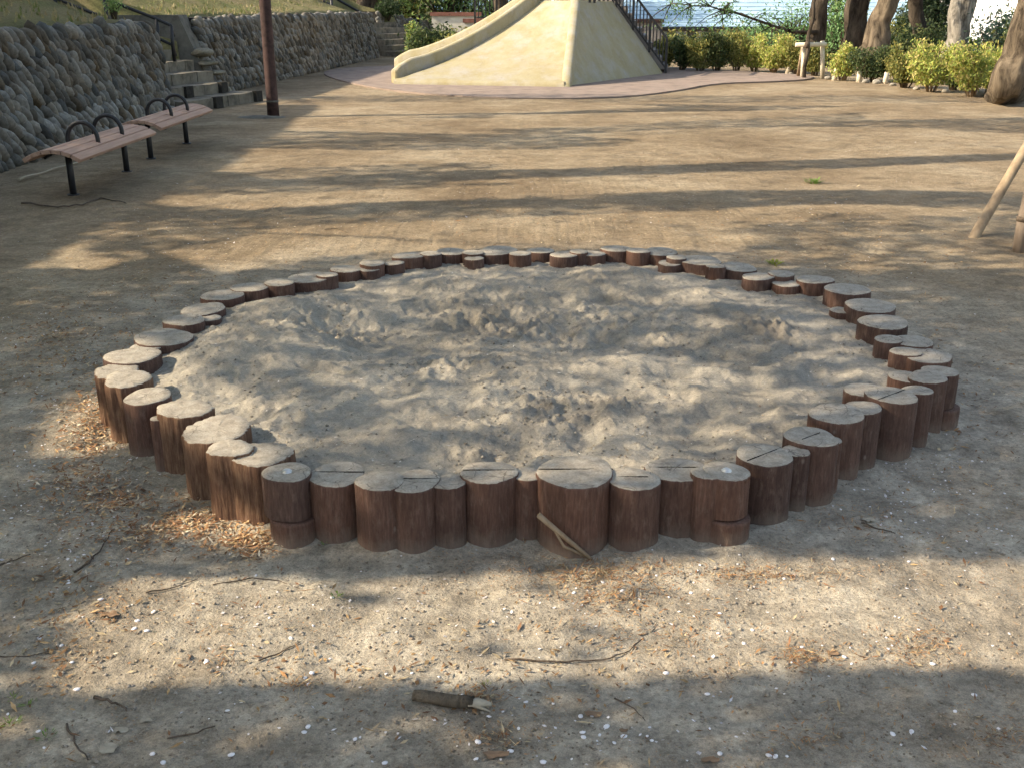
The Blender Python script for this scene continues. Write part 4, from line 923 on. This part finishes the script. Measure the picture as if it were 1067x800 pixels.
yb = Yb - .14; trunk_tree('young_tree', [atY(838, 82, yb), atY(840, 60, yb), atY(843, 40, yb), atY(847, 15, yb), atY(850, -3, yb), atY(856, -60, yb)], [.045, .042, .04, .038, .034, .02], 'thin dark young trunk tied to the wooden brace', 'bark', 'tree', crown=(4.2, 1.2, .9), nleaf=600, limbs=3, seed=9)

# foliage masses
def bushy(name, px, py, Y, w, h, label, cols, n=2200, sz=.12, z0=0., cat='bush', group=None, d=None, lumps=14, stem='bark', spread=.17):
    b = atY(px, py, Y); b.z = z0; root = thing(name, b, label, cat, group); rr = random.Random(int(px)); m = MB(); cl = []
    d = d or w
    for k in range(lumps):
        a = rr.uniform(0, 6.28); q = rr.uniform(0, .40); e = Vector((math.cos(a) * q * w, math.sin(a) * q * d, h * rr.uniform(.22, .9) * (1 - q * .5))); cl.append(tuple(e))
        m.tube([(0, 0, -.1), e * .5 + Vector((0, 0, .05 * h)), e], [.03 + h * .008, .02 + h * .004, .006], 6)
    m.build('stems', M[stem], root); cl = np.array(cl); j = rng.integers(0, len(cl), n); cen = cl[j] + rng.normal(0, 1, (n, 3)) * np.array([w * spread * .75, d * spread * .75, h * spread * .8]); cen[:, 2] = np.maximum(cen[:, 2], .03)
    leaves('foliage', cen, sz, cols, root, (0, 0, 0), updir=.3)
bushy('bush', 455, 55, 34.5, 1.5, 1.05, 'dark green bush behind the left curb of the slide', DRK, 3200)
bushy('bush', 470, 55, 33.5, .9, .8, 'lighter olive bush touching the slide curb', OLV, 1800)
bushy('bush', 432, 50, 37, .8, 1.1, 'yellow green bush at the end of the far wall', YEL + FRE, 1600)
bushy('bush', 405, 20, 40, .95, .7, 'rounded dark bush on top of the far cobbled wall', DRK[:1] + DRK[2:3], 4200, .08, z0=1.2)
bushy('bush', 488, 50, 33, .7, .9, 'narrow olive bush left of the bar fence', OLV, 1300)
bushy('bush', 118, 12, 17.6, .35, .25, 'small green plant on the bank by the handrail', FRE, 300, .05, z0=1.5)
WB = [(380, 44, 4.5, 5.5, FRE, 'fresh green tree behind the far steps'), (425, 48, 5, 6, OLV + FRE, 'light green tree behind the yellow green bush'), (470, 46, 4.5, 5.5, DRK + FRE, 'green tree behind the cream wall'), (515, 52, 5, 6, FRE, 'pale green tree behind the bar fence'), (330, 50, 5, 6.5, DRK + OLV, 'dark tree on the bank beyond the middle wall'), (600, 56, 5, 6, DRK + FRE, 'green tree hidden behind the top of the slide'), (280, 56, 6, 8, DRK + FRE, 'tall tree high on the bank far left')]
for (px, Y, w, h, cols, lab) in WB: bushy('tree', px, 5, Y, w, h, lab, cols, 5200, .2, cat='tree', group='trees behind the slide', lumps=30, z0=0 if px > 340 else 2.0, spread=.14)
CON = [(.035, .06, .03), (.05, .08, .035), (.025, .045, .025), (.08, .11, .05)]
bushy('conifer', 972, 50, 35, 1.9, 3.6, 'dark evergreen between the slim trunk and the pale trunk', CON, 6500, .13, cat='evergreen', lumps=34, spread=.16)
bushy('conifer', 942, 50, 36.5, 1.5, 1.5, 'low dark evergreen behind the yellow tipped shrub', CON + DRK, 3500, .12, cat='evergreen', lumps=20)
bushy('bush', 868, 50, 34, 1.1, 2.6, 'loose green bush between the first two dark trunks', FRE + DRK, 1700, .11, lumps=22)
bushy('bush', 815, 46, 35, 2.6, 1.1, 'low green bush under the drooping branch', FRE + OLV, 1700, .11, lumps=20)
bushy('conifer', 1036, 50, 26, 1.2, 1.6, 'blue green evergreen before the white building', [(.06, .11, .085), (.09, .14, .10), (.05, .08, .06)], 1200, .12, cat='evergreen', lumps=16)
for i, (px, Y, w, h, cols, lab) in enumerate([(705, 36, 3, .75, DRK + OLV, 'dark undergrowth behind the first dark shrubs'), (765, 36.5, 3, .8, OLV, 'olive undergrowth behind the brown topped shrub'), (845, 35, 2.6, 1.0, FRE + DRK, 'green undergrowth behind the wooden brace'), (905, 35.5, 3, 1.1, DRK + OLV, 'dark undergrowth behind the twin trunks'), (965, 33, 2.6, 1.0, DRK, 'dark undergrowth under the big evergreen'), (1018, 32, 2.6, .7, DRK + FRE, 'green undergrowth below the white building'), (1050, 26, 1.6, .8, OLV, 'olive undergrowth behind the leaning trunk')]):
    bushy('bush', px, 60, Y, w, h, lab, cols, 2200, .13, group='undergrowth behind the shrubs', lumps=24, spread=.22)
for (px, Y, z0, w, h, lab) in [(785, 33, .35, 2.4, 1.3, 'airy young green tree behind the drooping branch'), (825, 34, .2, 2.2, 1.9, 'airy green tree left of the mossy trunk'), (872, 33.2, .2, 1.6, 2.0, 'airy green tree between the two dark trunks'), (1040, 27, .5, 1.5, 1.4, 'sparse twiggy tree before the white building')]:
    bushy('young_tree', px, 60, Y, w, h, lab, [(.20, .36, .14), (.28, .44, .18), (.14, .26, .10)], 1500 if px < 1000 else 500, .10, cat='tree', group='airy young trees by the far trunks', lumps=26, spread=.16)
bushy('bush', 1075, 90, 24, 1.6, 1.5, 'dark bush behind the leaning trunk at the right edge', DRK, 2500, .12)

# tree behind the bar fence
trunk_tree('tree', straight(521, 0, 523, 25, 33.5, (0, .7, 1.4, 2.4, 4.5)), [.26, .24, .23, .21, .16], 'dark trunk seen through the black bar fence', 'bark', crown=(6, 2.2, 1.3), seed=12)
trunk_tree('tree', [atY(378, 18, 42), atY(381, 5, 42), atY(386, -12, 42), atY(392, -60, 42)], [.35, .32, .3, .25], 'grey trunk leaning over the far steps', 'bark', crown=(6.5, 2.5, 1.3), seed=13, group='trees behind the slide')

# ------------------------------------------------------------------ walls and buildings behind
def block(name, c, size, mat, label, cat, cop=None, rz=0, coph=.12):
    root = thing(name, (c[0], c[1], 0), label, cat); rot = Matrix.Rotation(rz, 3, 'Z')
    m = MB(); m.box((0, 0, size[2] / 2 - .05), (size[0], size[1], size[2] + .1), rot); m.build('wall', M[mat], root)
    if cop: m = MB(); m.box((0, 0, size[2] + coph / 2 + .001), (size[0] + .1, size[1] + .1, coph), rot); m.build('coping', M[cop], root)
    return root
a = atY(450, 14, 38.5); b = atY(500, 14, 38.5); block('low_wall', ((a.x + b.x) / 2, 38.5), (b.x - a.x, .3, 1.28), 'cream', 'cream wall with red brown coping behind the dark bush', 'wall', 'coping')
a = atY(484, 19, 36); b = atY(548, 19, 36); block('low_wall', ((a.x + b.x) / 2, 36), (b.x - a.x, .3, 1.1), 'cream', 'nearer cream wall with orange coping behind the bar fence', 'wall', 'coping')
a = atY(648, 20, 33.5); b = atY(689, 20, 33.5); block('low_wall', ((a.x + b.x) / 2, 33.5), (b.x - a.x, .5, 1.14), 'grey', 'grey brown wall with dark coping behind the stair railing', 'wall', 'rust', coph=.1)
# building with a long blue ribbed roof
root = thing('blue_roof_building', (14, 56, 0), 'long low building with a pale blue ribbed roof behind the shrubs', 'building')
m = MB(); m.box((0, 6, .15), (34, 12, .9)); m.build('wall', M['grey'], root)
m = MB(); rz_ = .42; n = 30
for k in range(n):     # overlapping horizontal roof sheets, each with a lip
    y0 = -.8 + 13.2 * k / n; y1 = -.8 + 13.2 * (k + 1) / n; z0 = .60 + rz_ * (y0 + .8); z1 = .60 + rz_ * (y1 + .8)
    i = len(m.v)
    for (yy, zz) in ((y0, z0 - .03), (y0, z0 + .045), (y1 + .04, z1 + .012), (y1 + .04, z1 - .03)):
        m.v += [Vector((-18, yy, zz)), Vector((18, yy, zz))]
    for q in ((0, 1, 3, 2), (2, 3, 5, 4), (4, 5, 7, 6), (6, 7, 1, 0)): m.face([i + t for t in q], sm=False)
    m.face([i, i + 2, i + 4, i + 6], sm=False); m.face([i + 1, i + 7, i + 5, i + 3], sm=False)
m.build('roof', M['roof'], root)
m = MB(); m.box((0, -.86, .55), (36, .12, .12)); m.build('gutter', M['blk'], root)
for k in range(34):
    m = MB(); m.box((-16.5 + k, -.02, .22), (.62, .05, .32)); m.build('window', M['white'], root)
root = thing('white_building', (26, 49, 0), 'bright white building seen between the pale trunk and the leaning trunk', 'building'); rot = Matrix.Rotation(R(-52), 3, 'Z')
m = MB(); m.box((0, 0, 3.5), (12, 9, 7), rot); m.build('wall', M['white'], root)
m = MB(); m.box((0, 0, 7.15), (12.6, 9.6, .3), rot); m.build('roof', M['grey'], root)
for k in range(4):
    m = MB(); m.box(rot @ Vector((-4.5 + 3 * k, -4.51, 2.6)), (1.3, .08, 1.1), rot); m.build('window', M['grey'], root)

# ------------------------------------------------------------------ shade trees left of and behind the camera (out of frame, they throw the dappled shade)
def inpoly(px, py, poly):
    r = np.zeros(px.shape, bool); n = len(poly)
    for i in range(n):
        x0, y0 = poly[i]; x1, y1 = poly[(i + 1) % n]
        c = ((y0 > py) != (y1 > py)) & (px < (x1 - x0) * (py - y0) / (y1 - y0 + 1e-9) + x0); r ^= c
    return r
LIT = [([(48, 722), (72, 640), (150, 600), (330, 603), (400, 640), (400, 712)], .97, 0), ([(400, 605), (640, 590), (700, 640), (700, 706), (400, 712)], .86, 0), ([(620, 596), (740, 582), (1130, 582), (1130, 702), (700, 706)], .93, 0),
       ([(30, 475), (60, 425), (105, 400), (150, 455), (120, 480)], .95, 0), ([(150, 548), (205, 530), (300, 545), (300, 582), (190, 562)], .95, 0),
       ([(80, 365), (130, 335), (215, 385), (310, 455), (310, 560), (180, 480), (95, 425)], .93, 1),
       ([(430, 480), (440, 415), (520, 375), (660, 362), (780, 385), (870, 420), (800, 450), (700, 490)], .8, 1), ([(225, 302), (330, 288), (480, 268), (660, 268), (800, 290), (860, 322), (700, 318), (520, 322), (380, 335), (240, 340)], .72, 1), ([(880, 330), (990, 360), (1000, 395), (900, 380)], .6, 1)]
BANDS = [([(150, 212), (300, 200), (560, 192), (780, 186), (780, 196), (520, 206), (260, 218)], .8), ([(180, 262), (300, 235), (560, 226), (800, 216), (860, 226), (760, 262), (560, 258), (330, 268), (220, 285)], .72), ([(760, 232), (1067, 222), (1090, 275), (900, 285), (800, 255)], .55),
         ([(840, 182), (1080, 172), (1080, 196), (880, 196)], .85), ([(600, 160), (860, 150), (860, 160), (620, 170)], .7), ([(330, 108), (560, 104), (700, 112), (500, 120), (330, 126)], .85), ([(250, 178), (520, 168), (520, 174), (280, 188)], .6), ([(640, 130), (900, 118), (900, 126), (640, 138)], .6)]
DARK = [[(60, 232), (130, 215), (300, 213), (560, 208), (700, 206), (560, 216), (330, 224), (160, 232)], [(80, 205), (240, 180), (600, 176), (860, 166), (1060, 160), (1060, 166), (860, 176), (560, 186), (250, 196), (120, 210)], [(560, 208), (760, 198), (1100, 200), (1100, 212), (900, 214), (700, 216)], [(60, 420), (60, 290), (150, 268), (260, 285), (200, 320), (120, 380)]]
def lit_prob(x, y, inside):
    """how open to the sun the ground at (x, y) is; inside: the point sits on the sand"""
    z = np.where(inside, .17, 0.); px, py = proj(x, y, z)
    nz = fbm(x * .35 + 9, y * 2.2, 3, 91); p = np.where(nz > .56, .55, .12)
    p = np.where((y > 6.3), np.where(fbm(x * .2 + 3, y * .75, 2, 95) > .45, .90, .70), p)
    p = np.where(y > 19.5, .85, p); p = np.where(py > 700, .0, p)
    p = np.where(inside, np.where(py < 300, .74, .58), p)
    p = np.where(inside & (px < 340) & (py < 400), .62, p); p = np.where((x < -3.2 + .35 * (fbm(y * .6, x * .6, 2, 7) - .5)) & (y < 19), .05, p)
    for poly in DARK: p = np.where(inpoly(px, py, poly), .30 if poly is not DARK[3] else .08, p)
    p = np.where((px < 40) & (py > 300), .0, p); p = np.where((~inside) & (py > 280) & (py < 600), .06, p)
    for poly, v in BANDS: p = np.where(inpoly(px, py, poly), min(.97, v + .2), p)
    for poly, v, ins in LIT: p = np.where(inpoly(px, py, poly) & (inside == bool(ins)), v, p)
    return p
N = 270000
tx = rng.uniform(-7, 12.5, N); w_ = rng.random(N); ty = np.where(w_ < .38, rng.uniform(1.2, 7.5, N), rng.uniform(7.5, 21, N)); xr = ty * .55 + 3.0
q = (tx < xr); tx, ty = tx[q], ty[q]
hh = np.where(ty < 7.5, np.where(ty < 2.9, rng.uniform(2.7, 4.3, len(tx)), rng.uniform(3.8, 6.2, len(tx))), rng.uniform(4.6, 8.0, len(tx))); zt = .17
# where a ray through the leaf meets the pit or the ground
cot = math.cos(SEL) / math.sin(SEL); sdx, sdy = math.cos(SAZ), math.sin(SAZ)
lx = tx + sdx * cot * hh; ly = ty + sdy * cot * hh
ix, iy = lx - sdx * cot * (hh - zt), ly - sdy * cot * (hh - zt); inside = rel(ix, iy) < .05
p = np.where(inside, lit_prob(ix, iy, inside), lit_prob(tx, ty, inside))
keep = rng.random(len(tx)) > p
# a leaf is dropped for certain inside the strongest patches
keep &= ~((p > .85) & (rng.random(len(tx)) < .9))
lx, ly, lz, near_ = lx[keep], ly[keep], hh[keep], (ty < 7.5)[keep]
ST = [(-7.2, -1.2, 'tall leafy tree on the bank behind the camera'), (-10.2, 7.6, 'spreading tree on the bank opposite the nearer bench'), (-10.4, 12.3, 'spreading tree on the bank opposite the farther bench'), (-10.6, 19.6, 'spreading tree on the bank above the steps'), (-4.6, -3.2, 'leafy tree behind the camera on its left'), (4.35, 7.9, 'young tree held by the leaning prop outside the right edge'), (8.6, 13.5, 'leafy tree outside the right edge of the playground')]
D = np.stack([(lx - a) ** 2 + (ly - b) ** 2 for a, b, _ in ST], 0); own = D.argmin(0)
for i, (a, b, lab) in enumerate(ST):
    zb = 0 if a > -5.8 else 1.46 + .36 * (-5.75 - a); k = own == i; root = thing('shade_tree', (a, b, 0), lab, 'tree', 'trees that shade the playground')
    if k.sum() < 5: continue
    cen = np.stack([lx[k] - a, ly[k] - b, lz[k]], -1); m = MB(); thin = i in (5,)
    m.tube([(0, 0, zb - .2), (.05, 0, zb + .8), (0, .05, max(zb + 1.2, 3.0)), (.1, 0, max(zb + 1.5, 4.2))], [.24, .19, .16, .12] if not thin else [.06, .05, .045, .04], 12, wob=.08, seed=i)
    st = Vector((.05, .02, max(zb + 1.0, 2.9))); rr = random.Random(i)
    for j in range(16 if i in (1, 2, 3) else 6):
        e = Vector(cen[rr.randrange(len(cen))]); e = st + (e - st) * (min(1, 1.5 / (e - st).length) if i in (0, 4, 5) else 1); mid = st.lerp(e, .5) + Vector((0, 0, .25)); m.tube([st, mid, e], [.022, .012, .005] if i and not thin else [.012, .007, .004], 6)
    m.build('trunk', M['bark'], root)
    sz = np.where(near_[k], .112, .135)[:, None]; n = k.sum()
    aa = rng.normal(0, 1, (n, 3)); aa /= np.linalg.norm(aa, axis=1, keepdims=True); bb = np.cross(aa, np.array(tuple(SUN))); bb /= np.linalg.norm(bb, axis=1, keepdims=True); aa = np.cross(bb, np.array(tuple(SUN))) * .8 + aa * .35
    cc = np.array(FRE)[rng.integers(0, 4, n)] * rng.uniform(.8, 1.2, (n, 1))
    quads('crown', cen, aa * sz / 2, bb * sz * .75 / 2, cc, M['leaf'], root)

# ------------------------------------------------------------------ light
W = bpy.data.worlds.new('World'); S.world = W; W.use_nodes = True; nt = W.node_tree; bg = nt.nodes['Background']
sky = nt.nodes.new('ShaderNodeTexSky'); sky.sky_type = 'NISHITA'; sky.sun_disc = False; sky.sun_elevation = SEL; sky.sun_rotation = math.atan2(SUN.x, SUN.y); sky.air_density = 1.2; sky.dust_density = 2.0
hs = nt.nodes.new('ShaderNodeHueSaturation'); hs.inputs['Saturation'].default_value = .8; nt.links.new(sky.outputs[0], hs.inputs['Color']); nt.links.new(hs.outputs[0], bg.inputs[0]); bg.inputs[1].default_value = .125
sd = bpy.data.lights.new('sun', 'SUN'); sd.energy = 4.3; sd.angle = R(.55); sd.color = (1.0, .86, .66)
so = bpy.data.objects.new('sun', sd); C.objects.link(so); so.rotation_euler = SUN.to_track_quat('Z', 'Y').to_euler(); so.location = (-20, -4, 15)
S.view_settings.view_transform = 'Standard'; S.view_settings.look = 'None'; S.view_settings.gamma = 1; S.view_settings.use_curve_mapping = False
S.view_settings.exposure = 1.2
S.render.engine = 'CYCLES'; S.cycles.use_denoising = True; S.cycles.use_adaptive_sampling = True; S.cycles.adaptive_threshold = .045; S.cycles.adaptive_min_samples = 24; S.cycles.max_bounces = 5; S.cycles.diffuse_bounces = 3; S.cycles.glossy_bounces = 2
for o in list(bpy.data.objects):
    if '_org' in o.keys(): del o['_org']
